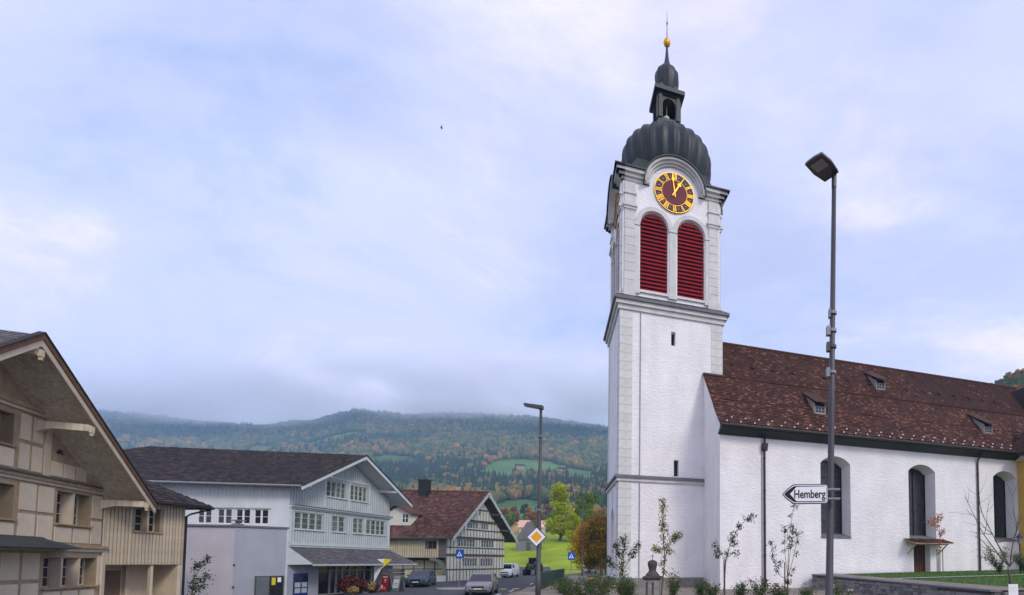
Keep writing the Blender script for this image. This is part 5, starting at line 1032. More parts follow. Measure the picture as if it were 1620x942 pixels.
# ------------------------------------------------------------------ railing and churchyard edge
fe = thing('street_railing', 'dark green boarded railing above the street', 'fence', (0, 0, 0))
for k in range(60):
    y = 27.6 + k * .28; x = -9.3 - .2 * (y - 28); b = MB() if k == 0 else b
    if k == 0: b.prism([(-.015, -.105, .08), (-.015, .105, .08), (-.015, .105, 1.0), (-.015, 0, 1.08), (-.015, -.105, 1.0)], [(.015, -.105, .08), (.015, .105, .08), (.015, .105, 1.0), (.015, 0, 1.08), (.015, -.105, 1.0)]); fm_ = b.mesh('slat', fencem)
    link('slat', fm_, fe, (x, y, random.uniform(-.02, .02)), R(11.3))
for z in (.3, .8): b = MB(); b.tube([(-9.23, 27.5, z), (-12.6, 44.4, z)], .03, 6); b.build('rail', fencem, fe)
fr = thing('grey_railing', 'thin grey metal railing between the green fence and the orange trees', 'fence', (-12.7, 45.0, 0))
for z in (.5, .98): b = MB(); b.tube([(0, 0, z), (2.6, .3, z), (6.0, .3, z)], .025, 6); b.build('rail', galv, fr)
for k in range(16): b = MB(); b.tube([(k * .4, .3 * min(1, k / 6), -.1), (k * .4, .3 * min(1, k / 6), .98)], .014, 5); b.build('baluster', galv, fr)
# stone gate pillar with urn
gp_ = thing('gate_pillar', 'weathered stone gate pillar topped by a dark urn and cross', 'pillar', (-2.63, 24.0, 0)); dks = mat('dark_weathered_stone', (.075, .07, .068), .9, .3, 5, .5, 25); lst = mat('pale_weathered_stone', (.32, .31, .27), .9, .25, 4, .4, 25, stain=.4)
b = MB(); b.box(-.34, .34, -.34, .34, -.1, .78); b.build('shaft', lst, gp_); b = MB(); b.box(.02, .1, -.36, -.342, .1, .7); b.box(-.26, -.18, -.36, -.342, .1, .7); b.build('shaft_groove', dks, gp_)
b = MB(); b.lathe([(.52, .78), (.6, .86), (.6, .94), (.45, .97)], 4, rot=PI / 4); b.build('cap', dks, gp_)
b = MB(); b.lathe(fine([(.34, .96), (.30, 1.05), (.2, 1.16), (.17, 1.25), (.2, 1.38), (.23, 1.52), (.2, 1.64), (.1, 1.70), (.03, 1.72)]), 20); b.build('urn', dks, gp_, smooth=True)
b = MB(); b.tube([(0, 0, 1.7), (0, 0, 2.0)], .015, 6); b.tube([(-.07, 0, 1.9), (.07, 0, 1.9)], .014, 6); b.build('cross', dks, gp_)
# ------------------------------------------------------------------ retaining wall, lawn terrace, paths
rw = thing('retaining_wall', 'low grey rubble retaining wall holding the church lawn', 'wall', (6.56, 31.68, 0))
dv = Vector((9.66 - 6.56, 17.16 - 31.68, 0)); WL = dv.length; dn = dv.normalized(); nn_ = Vector((dn.y, -dn.x, 0)); nn_ = nn_ if nn_.x < 0 else -nn_
top = lambda q: .80 - .2 * q / WL
b = MB(); b.hexa([nn_ * -.02, dn * WL - nn_ * .02, dn * WL - nn_ * .34, nn_ * -.34] + [p + Vector((0, 0, z)) for p, z in ((nn_ * -.02, .78), (dn * WL - nn_ * .02, .58), (dn * WL - nn_ * .34, .58), (nn_ * -.34, .78))]); b.build('core', mortar, rw)
svar = []
for k in range(8):
    b = MB(); j = lambda a: a + random.uniform(-.07, .07); b.hexa([(j(0), 0, j(0)), (j(1), 0, j(0)), (j(1), .8, j(0)), (j(0), .8, j(0)), (j(0), 0, j(1)), (j(1), 0, j(1)), (j(1), .8, j(1)), (j(0), .8, j(1))]); svar.append(b.mesh('stone', stonem))
ang = math.atan2(dn.y, dn.x); z = -.02; ns = 0
while z < .8:
    h = random.uniform(.10, .16); q = 0
    while q < WL:
        w = random.uniform(.25, .55)
        if z + h < top(q) + .02 and ns < 300:
            o = link('stone', random.choice(svar), rw, dn * q - nn_ * .06 + Vector((0, 0, z))); o.rotation_euler = (0, 0, ang); sgn = 1 if (Vector((-dn.y, dn.x, 0)) - nn_).length < .5 else -1
            o.scale = (min(w, WL - q) * .95, sgn * random.uniform(.1, .15), h * .9); ns += 1
        q += w
    z += h
q = 0
while q < WL - .2:
    w = min(1.4, WL - q); b = MB(); p0, p1 = dn * (q + .008), dn * (q + w - .008)
    b.hexa([p0 + nn_ * .1 + Vector((0, 0, top(q))), p1 + nn_ * .1 + Vector((0, 0, top(q + w))), p1 - nn_ * .38 + Vector((0, 0, top(q + w))), p0 - nn_ * .38 + Vector((0, 0, top(q)))] + [p0 + nn_ * .1 + Vector((0, 0, top(q) + .07)), p1 + nn_ * .1 + Vector((0, 0, top(q + w) + .07)), p1 - nn_ * .38 + Vector((0, 0, top(q + w) + .07)), p0 - nn_ * .38 + Vector((0, 0, top(q) + .07))]); b.build('coping', darkstone, rw); q += w
A0 = Vector((6.7, 31.9, .84)); B0 = Vector((9.98, 17.2, .62)); D0 = Vector((23.7, 38.2, 1.08)); E0 = Vector((34, 21, .8))
def bil(p, q): return (A0 * (1 - p) + B0 * p) * (1 - q) + (D0 * (1 - p) + E0 * p) * q
pp, qq = np.meshgrid(np.linspace(0, 1, 30), np.linspace(0, 1, 30)); V = np.array([[bil(p, q)[:] for p, q in zip(r1, r2)] for r1, r2 in zip(pp, qq)])
tag(link('lawn', grid_mesh('lawn', V[..., 0], V[..., 1], V[..., 2] - .01, lawnm)), 'mown green lawn on the terrace below the nave', 'lawn', kind='structure')
b = MB(); N_ = 9000; r_ = random.Random(3)
for k in range(N_):
    p, q = r_.random(), r_.random() ** 1.2; c = bil(p, q)
    if q < .08: continue
    a = r_.uniform(0, 6.28); h = r_.uniform(.03, .075); w = .02; e = Vector((math.cos(a), math.sin(a), 0)) * w; tip = c + Vector((r_.uniform(-.03, .03), r_.uniform(-.03, .03), h)); b.add([c - e, c + e, tip], [(0, 1, 2)], r_.random())
grassm = mat('grass_blades', (0, 0, 0), .9, .2, 1, cols=[(0, (.04, .10, .012)), (.6, (.075, .15, .02)), (1, (.12, .19, .04))])
tag(b.build('grass', grassm, fix=False), 'short grass blades covering the church lawn', 'grass', kind='stuff')
fw = thing('terrace_wall', 'low rubble wall closing the front of the church lawn', 'wall', (9.98, 17.2, 0))
b = MB(); d2 = Vector((34 - 9.98, 21 - 17.2, 0)); L2 = d2.length; d2 = d2.normalized(); n2 = Vector((d2.y, -d2.x, 0)); up_ = Vector((0, 0, 1))
b.hexa([n2 * .02, d2 * L2 + n2 * .02, d2 * L2 - n2 * .3, n2 * -.3] + [n2 * .02 + up_ * .60, d2 * L2 + n2 * .02 + up_ * .78, d2 * L2 - n2 * .3 + up_ * .78, n2 * -.3 + up_ * .60]); b.build('core', mortar, fw)
z = 0.0
while z < .66:
    h = random.uniform(.10, .16); q = 0
    while q < L2 - .3:
        w = random.uniform(.3, .6)
        if z + h < .62 + .17 * q / L2 and q < 22:
            o = link('stone', random.choice(svar), fw, d2 * q + n2 * .09 + Vector((0, 0, z))); o.rotation_euler = (0, 0, math.atan2(d2.y, d2.x)); o.scale = (w * .95, random.uniform(.09, .12), h * .9)
        q += w
    z += h
def strip(name, label, p0, p1, q0, q1, m, dz=.006, n=14):
    b = MB(); prev = None
    for k in range(n + 1):
        row = []
        f = k / n
        for e in (0, 1):
            p = p0[0] + (p1[0] - p0[0]) * f if e == 0 else q0[0] + (q1[0] - q0[0]) * f; q = p0[1] + (p1[1] - p0[1]) * f if e == 0 else q0[1] + (q1[1] - q0[1]) * f
            row.append(bil(p, q) + Vector((0, 0, dz)))
        if prev: b.add(prev + row, [(0, 1, 3, 2)])
        prev = row
    return tag(b.build(name, m), label, 'path', kind='structure')
strip('path', 'gravel strip along the top of the stone wall', (0, 0), (1, 0), (0, .07), (1, .07), earth, .03)
strip('path', 'gravel path along the foot of the nave wall', (0, .0), (.0, .38), (.09, .0), (.04, .38), slab, .024)
strip('path', 'pale stone edging crossing the lawn', (.42, .07), (.30, 1), (.455, .07), (.32, 1), slab, .03)
# ------------------------------------------------------------------ vegetation
def leafmat(name, a, b_, c, tr=.25): return mat(name, a, .7, .0, cols=[(0, a), (.55, b_), (1, c)], trans=tr, spec=.2)
def leaves(blobs, n, size, rng, shell=.55, flat=.5):
    """leaf quads spread through a set of ellipsoids (x,y,z,rx,ry,rz,tone)"""
    B = np.array(blobs, float); w = (B[:, 3] * B[:, 4] * B[:, 5]) ** .67; idx = rng.choice(len(B), n, p=w / w.sum()); b = B[idx]
    d = rng.normal(size=(n, 3)); d /= np.linalg.norm(d, axis=1)[:, None]; rad = shell + (1 - shell) * rng.random(n) ** .6; rad *= rng.uniform(.82, 1.08, n)
    P = b[:, :3] + d * rad[:, None] * b[:, 3:6]
    nrm = d * .6 + rng.normal(size=(n, 3)) * flat + np.array([0, 0, .3]); nrm /= np.linalg.norm(nrm, axis=1)[:, None]
    e1 = np.cross(nrm, rng.normal(size=(n, 3))); e1 /= np.linalg.norm(e1, axis=1)[:, None]; e2 = np.cross(nrm, e1); s = size * rng.uniform(.6, 1.25, n)[:, None]
    V = np.stack([P - e1 * s, P - e2 * s * .55, P + e1 * s, P + e2 * s * .55], 1).reshape(-1, 3); F = np.arange(n * 4).reshape(n, 4)
    return V, F, np.clip(b[:, 6] + rng.normal(0, .16, n), 0, 1)
def crown_blobs(h0, h1, r, n, rng, taper=.5, tone=(.25, .75)):
    out = []
    for k in range(n):
        f = rng.random(); z = h0 + (h1 - h0) * f; rr = r * (1 - taper * abs(f - .38) * 1.7) ; a = rng.uniform(0, 2 * PI); q = rr * math.sqrt(rng.random()) * .8; s = r * rng.uniform(.24, .42)
        out.append((q * math.cos(a), q * math.sin(a), z, s, s, s * rng.uniform(.7, 1.0), rng.uniform(*tone)))
    return out
def limbs(mb, h, r0, base, n, rng, reach):
    mb.tube([(0, 0, 0), (.03 * h * rng.uniform(-1, 1), .02 * h, base), (.05 * h * rng.uniform(-1, 1), 0, h * .62), (0, 0, h * .85)], [r0 * 1.25, r0, r0 * .6, r0 * .15], 8)
    for k in range(n):
        z = base + (h * .7 - base) * k / n; a = rng.uniform(0, 6.28); l = reach * rng.uniform(.6, 1); mb.tube([(0, 0, z), (l * .5 * math.cos(a), l * .5 * math.sin(a), z + l * .35), (l * math.cos(a), l * math.sin(a), z + l * .8)], [r0 * .45, r0 * .28, r0 * .08], 6)
TREEM = {}
def tree_proto(key, h, r, base, nb, nl, ls, seed, tone=(.2, .8), taper=.5):
    rng = np.random.default_rng(seed); V, F, T = leaves(crown_blobs(base, h * .93, r, nb, rng, taper, tone), nl, ls, rng); b = MB(); limbs(b, h, h * .017 + .05, base * .8, 9, rng, r * .8)
    TREEM[key] = (V, F, T, b.mesh('trunk', bark))
def tree(name, label, key, x, y, z, m, s=1.0, rz=0.0, group=None, sx=1.0):
    o = thing(name, label, 'tree', (x, y, z), rz, group); o.scale = (s * sx, s * sx, s); V, F, T, tm_ = TREEM[key]
    ck = (key, m.name)
    if ck not in TREEM: TREEM[ck] = big_mesh('crown', V, F, m, T)
    link('trunk', tm_, o); link('crown', TREEM[ck], o); return o
lm_lime = leafmat('lime_leaves', (.22, .30, .008), (.45, .50, .012), (.66, .62, .05), .4); lm_green = leafmat('green_leaves', (.06, .12, .012), (.13, .22, .02), (.24, .32, .04)); lm_orange = leafmat('orange_leaves', (.22, .11, .01), (.55, .28, .012), (.72, .46, .03), .35)
lm_rust = leafmat('rust_leaves', (.14, .055, .018), (.30, .12, .035), (.42, .19, .055)); lm_olive = leafmat('olive_leaves', (.10, .10, .015), (.22, .20, .03), (.38, .32, .05)); lm_dark = leafmat('dark_leaves', (.02, .04, .018), (.04, .075, .03), (.07, .12, .045)); lm_shrub = leafmat('rose_leaves', (.03, .055, .02), (.06, .10, .03), (.12, .15, .05)); lm_sap = leafmat('sapling_leaves', (.018, .038, .014), (.04, .07, .022), (.10, .12, .04)); lm_red = leafmat('russet_leaves', (.25, .06, .03), (.42, .12, .06), (.55, .22, .10)); lm_con = leafmat('conifer_needles', (.012, .026, .016), (.025, .048, .026), (.045, .075, .04), .1)
tree_proto('tall', 18, 4.6, 2.5, 46, 7000, .30, 1, (.25, .9), .75); tree_proto('round', 12, 4.8, 2.0, 40, 6000, .26, 2, (.2, .8)); tree_proto('near', 8, 3.4, 1.6, 46, 9000, .15, 3, (.1, .95), .35); tree_proto('far', 12, 4.6, 1.5, 26, 1400, .5, 4, (.15, .85)); tree_proto('far2', 14, 4.2, 2.0, 24, 1400, .5, 5, (.15, .85), .7)
def mh(x, y): return float(meadow_h(np.array(float(x)), np.array(float(y)))) if y < 200 else float(hill_h(np.array(float(x)), np.array(float(y))))
tree('lime_tree', 'tall bright yellow green tree on the meadow rise', 'tall', -44.2, 150, mh(-44.2, 150) - .3, lm_lime, .98, sx=1.22)
tree('leafy_tree', 'broad mid green tree beside the bright yellow green tree', 'round', -38, 158, mh(-38, 158) - .3, lm_green, 1.2, R(40))
tree('lime_tree', 'lower yellow green bushy tree right of the tall bright one', 'round', -38.6, 146, mh(-38.6, 146) - .3, lm_lime, .72, R(130))
tree('leafy_tree', 'dark olive bush at the foot of the yellow green tree', 'round', -50.5, 148, mh(-50.5, 148) - .3, lm_olive, .55, R(80))
tree('orange_tree', 'golden orange tree beside the street left of the tower', 'near', -17.3, 73, -.35, lm_orange, .98, R(10), sx=.9)
tree('orange_tree', 'darker orange brown tree touching the tower edge', 'near', -13.9, 70, -.35, leafmat('amber_leaves', (.07, .045, .01), (.22, .12, .012), (.42, .24, .02), .3), 1.08, R(120))
tree('orange_tree', 'small olive and orange tree in front of the churchyard gate', 'near', -13.0, 62, -.3, leafmat('olive_amber_leaves', (.045, .05, .012), (.12, .095, .015), (.32, .2, .02), .3), .85, R(220), sx=.8)
b = MB(); b.tube([(0, 0, 0), (0, 0, 8.4)], [.14, .02], 6); cm = b.mesh('trunk', bark)
rng = np.random.default_rng(9); Vs = []; Ts = []
for k in range(2600):
    f = rng.random() ** .8; z = .8 + 7.8 * f; rr = 1.35 * (1 - f) * rng.uniform(.5, 1.05); a = rng.uniform(0, 6.28); c = np.array([rr * math.cos(a), rr * math.sin(a), z - rr * .3]); d = np.array([math.cos(a), math.sin(a), -.35]); n = np.array([-math.sin(a), math.cos(a), 0]); s = rng.uniform(.15, .3)
    Vs += [c - d * s, c - n * s * .4, c + d * s, c + n * s * .4]; Ts.append(rng.random())
conm = big_mesh('crown', np.array(Vs), np.arange(len(Vs)).reshape(-1, 4), lm_con, np.array(Ts))
co = thing('spruce_tree', 'slim dark spruce standing among the orange trees', 'tree', (-15.4, 76, -.3)); link('trunk', cm, co); link('crown', conm, co)
# trees on the slopes behind the meadow that can be told apart
rr = random.Random(5); kinds = [('rust brown autumn tree on the lower slope behind the meadow', lm_rust), ('olive yellow autumn tree on the lower slope behind the meadow', lm_olive), ('green broadleaf tree on the lower slope behind the meadow', lm_green), ('orange autumn tree on the lower slope behind the meadow', lm_orange), ('dark green broadleaf tree on the lower slope behind the meadow', lm_dark)]
n = 0
while n < 62:
    y = rr.uniform(212, 400); a = rr.uniform(-.47, -.19); x = a * y
    if abs(a + .335) < .03 and y < 230: continue
    k = rr.choices(range(5), (3.5, 4, 2.5, 3, 1))[0]; s = rr.uniform(.55, 1.05)
    tree('autumn_tree', kinds[k][0], rr.choice(('far', 'far2')), x, y, mh(x, y) - .5, kinds[k][1], s, rr.uniform(0, 6), 'single trees on the slope behind the meadow: ' + kinds[k][0].split(' tree')[0]); n += 1
tree('autumn_tree', 'bright rust tree rising behind the red roof ridge', 'far2', -46.5, 82, mh(-46.5, 82) - .5, leafmat('bright_rust_leaves', (.22, .07, .03), (.42, .16, .06), (.55, .26, .1)), 1.1)
hk = [('orange autumn tree on the steep hill behind the nave roof', lm_orange, 3), ('olive yellow tree on the steep hill behind the nave roof', lm_olive, 3), ('green tree on the steep hill behind the nave roof', lm_green, 2), ('rust brown tree on the steep hill behind the nave roof', lm_rust, 1.5)]
for n in range(150):
    y = rr.uniform(288, 340); x = y * rr.uniform(.55, .68); k = rr.choices(range(4), [q[2] for q in hk])[0]
    tree('hillside_tree', hk[k][0], rr.choice(('far', 'far2')), x, y, mh(x, y) - .5, hk[k][1], rr.uniform(.5, .75), rr.uniform(0, 6), 'trees on the hill behind the nave: ' + hk[k][0].split(' tree')[0])
# the far wood: one mass of conifers and broadleaf crowns
rng = np.random.default_rng(21)
yy = np.sqrt(rng.uniform(330 ** 2, 1560 ** 2, 26000)); aa = rng.uniform(-1.42, -.12, 26000); keep = np.ones(26000, bool)
aa = np.concatenate([aa, rng.uniform(.3, .95, 2600)]); yy = np.concatenate([yy, rng.uniform(400, 600, 2600)]); keep = np.ones(len(aa), bool)
xx = aa * yy; nz_ = bumps(xx, yy, .009, 31) + .6 * bumps(xx, yy, .025, 32)
def ell(a0, y0, ra, ry): return ((aa - a0) / ra) ** 2 + ((yy - y0) / ry) ** 2 < 1 + nz_ * .7
keep &= ~ell(-.37, 430, .085, 125) & ~ell(-.33, 880, .13, 120) & ~ell(-.42, 800, .04, 60) & ~ell(-.73, 1190, .07, 70) & ~ell(-.62, 960, .06, 60) & ~ell(-.25, 760, .04, 70)
keep &= ~((nz_ > .62) & (yy > 500) & (yy < 1250))
keep &= rng.random(len(aa)) < np.where(yy > 1350, 1.0, .93)
xx, yy, aa = xx[keep], yy[keep], aa[keep]; zz = hill_h(xx, yy) - 1.0; mix = bumps(xx, yy, .013, 41) + rng.normal(0, .35, len(xx)); con = mix > np.where(yy > 850, .28, .08)
con = np.where(aa > .3, mix > .45, con)
hgt = np.where(con, rng.uniform(15, 25, len(xx)), rng.uniform(10, 17, len(xx)))
Vt, Ft, Tt = [], [], []; base = 0
def cone_unit():
    V = []; F = []
    for t, (z0, z1, r) in enumerate(((.08, .55, .21), (.3, .8, .16), (.55, 1.0, .10))):
        i = len(V); V += [(r * math.cos(2 * PI * k / 7) * (1.15 if k % 2 else .8), r * math.sin(2 * PI * k / 7) * (1.15 if k % 2 else .8), z0) for k in range(7)] + [(0, 0, z1)]; F += [(i + k, i + (k + 1) % 7, i + 7) for k in range(7)]
    return np.array(V), np.array(F)
def ico_unit(seed):
    bm = bmesh.new(); bmesh.ops.create_icosphere(bm, subdivisions=2, radius=.5); r = np.random.default_rng(seed); V = np.array([v.co[:] for v in bm.verts]); F = np.array([[v.index for v in f.verts] for f in bm.faces]); bm.free()
    V *= r.uniform(.72, 1.2, (len(V), 1)); V[:, 2] += .5; return V, F
CU = cone_unit(); IU = [ico_unit(s) for s in range(4)]
def mass(U, sel, sxy, tone):
    if not len(sel): return
    global base
    V, F = U; a = rng.uniform(0, 6.28, len(sel)); ca, sa = np.cos(a)[:, None], np.sin(a)[:, None]; h = hgt[sel][:, None]; w = h * sxy * rng.uniform(.8, 1.25, (len(sel), 1))
    P = np.stack([(V[:, 0] * ca - V[:, 1] * sa) * w + xx[sel][:, None], (V[:, 0] * sa + V[:, 1] * ca) * w + yy[sel][:, None], V[:, 2] * h + zz[sel][:, None]], -1).reshape(-1, 3)
    Fx = (F[None] + (np.arange(len(sel)) * len(V))[:, None, None]).reshape(-1, 3) + base; Vt.append(P); Ft.append(Fx); Tt.append(np.repeat(tone, len(F)) + rng.normal(0, .02, len(Fx))); base += len(P)
ci = np.where(con)[0]; mass(CU, ci, 1.0, rng.uniform(0, .3, len(ci)))
bi = np.where(~con)[0]; grp = rng.integers(0, 4, len(bi)); bt = np.clip(np.interp(yy[bi], [500, 1000, 1400], [.66, .56, .46]) + .22 * bumps(xx[bi], yy[bi], .02, 51) + rng.normal(0, .16, len(bi)), .36, 1)
for g in range(4): mass(IU[g], bi[grp == g], .85, bt[grp == g])
forestm = mat('mixed_forest', (0, 0, 0), .9, .35, .35, cols=[(0, (.014, .030, .016)), (.3, (.026, .050, .024)), (.42, (.06, .09, .022)), (.6, (.125, .125, .026)), (.78, (.22, .135, .03)), (.92, (.33, .145, .035)), (1, (.40, .18, .045))])
tag(link('forest', big_mesh('forest', np.concatenate(Vt), np.concatenate(Ft), forestm, np.clip(np.concatenate(Tt), 0, 1))), 'mixed autumn forest covering the mountainside', 'forest', kind='stuff')
print('forest tris', sum(len(f) for f in Ft))
# ------------------------------------------------------------------ young trees and roses in the bed before the church
def sprays(mb, pts, n, size, rng, spread):
    """little leaf tufts around points"""
    for p in pts:
        for _ in range(n):
            c = Vector(p) + Vector(rng.normal(size=3)) * spread; d = Vector(rng.normal(size=3)).normalized(); e = d.orthogonal().normalized(); s = size * rng.uniform(.6, 1.3)
            mb.add([c - d * s, c - e * s * .5 + Vector((0, 0, .01)), c + d * s, c + e * s * .5], [(0, 1, 2, 3)], rng.random())
def sapling(label, x, y, stems, tufts, seed, lmz, stakes=(), n=38, size=.05, spread=.09, group='young trees planted before the church', z=0.0, mid=True, name='young_tree'):
    rng = np.random.default_rng(seed); o = thing(name, label, 'tree', (x, y, z), 0, None)
    b = MB(); 
    for pts, r0, r1 in stems:
        k = len(pts); b.tube(pts, [r0 + (r1 - r0) * i / (k - 1) for i in range(k)], 6)
    b.build('trunk', bark, o)
    b = MB(); P = [p for p in tufts]
    if mid:
        for pts, r0, r1 in stems:
            for p, q in zip(pts[1:], pts[2:]):
                for f in (.25, .6, .9): P.append(tuple(Vector(p).lerp(Vector(q), f) + Vector(rng.normal(size=3)) * .06))
    sprays(b, P, n, size, rng, spread); b.build('crown', lmz, o, fix=False)
    for sx, sy, h in stakes: b = MB(); b.tube([(sx, sy, -.1), (sx, sy, h)], .028, 7); b.build('stake', stake, o)
    return o
sapling('young tree with dense fanned twigs before the tower corner', -4.05, 24, [([(0, 0, -.1), (0, 0, .7), (.02, 0, 1.2)], .035, .025), ([(.02, 0, 1.2), (-.05, 0, 1.7), (-.35, .1, 2.5)], .022, .008), ([(.02, 0, 1.2), (.05, 0, 1.9), (.12, 0, 2.75)], .02, .008), ([(.02, 0, 1.2), (.35, 0, 1.75), (.62, .1, 2.45)], .02, .008), ([(.02, 0, 1.0), (-.3, -.1, 1.35), (-.75, 0, 1.8)], .015, .006)], [(-.35, .1, 2.4), (-.2, 0, 2.0), (.1, 0, 2.7), (.1, 0, 2.3), (.6, .1, 2.35), (.5, 0, 2.0), (-.7, 0, 1.75), (0, 0, 1.6), (-.1, .1, 1.45)], 1, lm_sap, n=52)
sapling('tall leaning young tree beside the stone gate pillar', -2.1, 24, [([(-.12, 0, -.1), (-.02, 0, 1.0), (.05, 0, 1.75)], .04, .028), ([(.05, 0, 1.75), (-.02, 0, 2.6), (-.08, 0, 3.5), (.02, 0, 4.55)], .022, .007), ([(.05, 0, 1.75), (.25, 0, 2.4), (.45, .1, 2.75), (.75, .1, 2.85)], .018, .007), ([(.05, 0, 1.8), (-.2, 0, 2.1), (-.35, 0, 2.2)], .012, .005)], [(-.02, 0, 4.4), (-.08, 0, 4.1), (-.02, 0, 3.6), (.02, 0, 3.4), (.12, 0, 3.1), (.75, .1, 2.85), (.6, .1, 2.85), (.05, 0, 2.3), (.15, 0, 2.1), (-.25, 0, 2.15), (.3, 0, 2.1), (.02, 0, 2.6)], 2, leafmat('yellowing_leaves', (.06, .08, .015), (.13, .15, .025), (.30, .27, .05)), n=50)
sapling('staked young tree with a long shoot leaning right before the nave corner', .72, 22, [([(0, 0, -.1), (0, 0, .9), (.05, 0, 1.7)], .04, .03), ([(.05, 0, 1.7), (.25, 0, 2.4), (.55, 0, 3.0), (.95, .05, 3.5), (1.25, .1, 3.62)], .022, .007), ([(.05, 0, 1.7), (-.2, 0, 2.0), (-.42, 0, 2.35)], .014, .006), ([(.05, 0, 1.75), (.3, 0, 1.95), (.5, 0, 2.05)], .012, .006)], [(1.2, .1, 3.6), (1.0, 0, 3.5), (.62, 0, 3.15), (.4, 0, 2.75), (.3, 0, 2.55), (.45, 0, 2.45), (.5, 0, 2.0), (-.4, 0, 2.35), (-.3, 0, 2.1), (.1, 0, 1.95), (-.3, 0, 1.9)], 3, lm_sap, [(-.02, .06, 1.72)], n=60, mid=False)
sapling('staked vase shaped young tree with sparse leaves beneath the direction sign', 3.05, 20, [([(.06, 0, -.1), (.08, 0, .6), (.1, 0, 1.0)], .035, .028), ([(.1, 0, 1.0), (.12, 0, 1.8), (.2, 0, 2.8), (.36, 0, 3.9)], .018, .006), ([(.1, 0, 1.0), (0, 0, 1.9), (-.02, 0, 2.9)], .016, .006), ([(.1, 0, 1.0), (.3, 0, 1.7), (.55, 0, 2.8)], .016, .006), ([(.1, 0, .9), (-.25, 0, 1.1), (-.45, 0, 1.7), (-.6, 0, 2.4)], .014, .006), ([(.1, 0, 1.1), (.2, 0, 2.0), (.35, 0, 3.0)], .013, .006)], [(.36, 0, 3.85), (-.02, 0, 2.95), (-.02, 0, 2.8), (.36, 0, 2.95), (.38, 0, 2.75), (.58, 0, 2.75), (.5, 0, 2.4), (-.6, 0, 2.35), (-.5, 0, 1.9), (-.2, 0, 1.6), (-.35, 0, 1.4), (.3, 0, 1.3), (.15, 0, 1.1), (.1, 0, 2.6)], 4, lm_sap, [(-.02, .0, 1.6)], n=24, size=.045, spread=.065)
sapling('young tree with russet leaves and three stakes beside the nave door', 15.2, 33.2, [([(0, 0, 0), (.02, 0, 1.5), (.05, 0, 2.4)], .03, .02), ([(.05, 0, 2.4), (-.15, 0, 3.0), (-.5, 0, 3.4)], .016, .006), ([(.05, 0, 2.4), (.0, 0, 3.1), (-.1, 0, 3.75)], .016, .006), ([(.05, 0, 2.3), (.1, 0, 2.5), (.3, 0, 2.7)], .012, .006)], [(-.5, 0, 3.4), (-.4, 0, 3.2), (-.25, 0, 3.5), (-.1, 0, 3.7), (-.7, 0, 3.2), (.1, 0, 3.5), (.25, 0, 2.65), (-.2, 0, 3.1), (.2, 0, 3.7)], 5, lm_red, [(-.18, 0, 1.55), (.0, .2, 1.5), (.2, 0, 1.5)], n=20, z=.95, size=.075, spread=.12)
# bare tree at the right
bt_ = thing('bare_tree', 'leafless young tree with spreading twigs on the lawn terrace', 'tree', (11.0, 18.4, .6)); b = MB(); rng = np.random.default_rng(8)
def branch(p, d, l, r, lev):
    pts = [Vector(p)]
    for k in range(4): d = (d + Vector(rng.normal(size=3)) * .09 + Vector((0, 0, .05))).normalized(); pts.append(pts[-1] + d * l / 4)
    b.tube(pts, [r, r * .85, r * .7, r * .55, r * .35], 6)
    if lev:
        for k in range(3): q = pts[rng.integers(1, 5)]; dd_ = (d + Vector(rng.normal(size=3)) * .55).normalized(); branch(q, dd_, l * rng.uniform(.45, .7), r * .5, lev - 1)
branch((0, 0, -.1), Vector((-.05, 0, 1)), 1.0, .05, 0)
for d in ((-.75, 0, .8), (-.35, .2, 1.1), (.1, -.1, 1.2), (.7, 0, .8), (-.55, -.2, 1.0)): branch((-.04, 0, .85), Vector(d).normalized(), 1.9, .026, 2)
b.build('trunk', bark, bt_)
# rose bed
flow = {'pink': mat('pink_petals', (.55, .06, .16), .6, .1), 'white': mat('cream_petals', (.8, .78, .6), .6, .05), 'red': mat('dark_red_petals', (.3, .015, .05), .6, .1), 'peach': mat('peach_petals', (.75, .42, .25), .6, .1)}
def rose(label, x, y, z, h, r, fl_, nf, seed, dense=60):
    rng = np.random.default_rng(seed); o = thing('rose_bush', label, 'rose bush', (x, y, z)); b = MB(); P = []
    for k in range(9):
        a = rng.uniform(0, 6.28); q = r * rng.uniform(.3, 1); hh = h * rng.uniform(.6, 1); pts = [(0, 0, -.05), (q * .4 * math.cos(a), q * .4 * math.sin(a), hh * .5), (q * math.cos(a), q * math.sin(a), hh)]; b.tube(pts, [.014, .01, .005], 5); P.append((pts, hh))
    b.build('stems', bark, o); b = MB(); pts = [Vector(p[0][1]).lerp(Vector(p[0][2]), f) for p in P for f in (-.5, -.1, .3, .65, 1)]
    sprays(b, pts, dense // 3, .042, rng, .10); b.build('leaves', lm_shrub, o, fix=False)
    for k in range(nf):
        p = Vector(P[k % 9][0][2]) + Vector(rng.normal(size=3)) * .05; b = MB()
        for j in range(3):
            for i in range(6):
                a = i * PI / 3 + j * .5; c = p + Vector((math.cos(a), math.sin(a), 0)) * .02 * (3 - j); u = Vector((math.cos(a), math.sin(a), .7 + j * .6)).normalized() * .055; e = Vector((-math.sin(a), math.cos(a), 0)) * .03; b.add([c - e, c + e, c + u + e * .8, c + u - e * .8], [(0, 1, 2, 3)])
        b.build('bloom', flow[fl_], o)
    return o
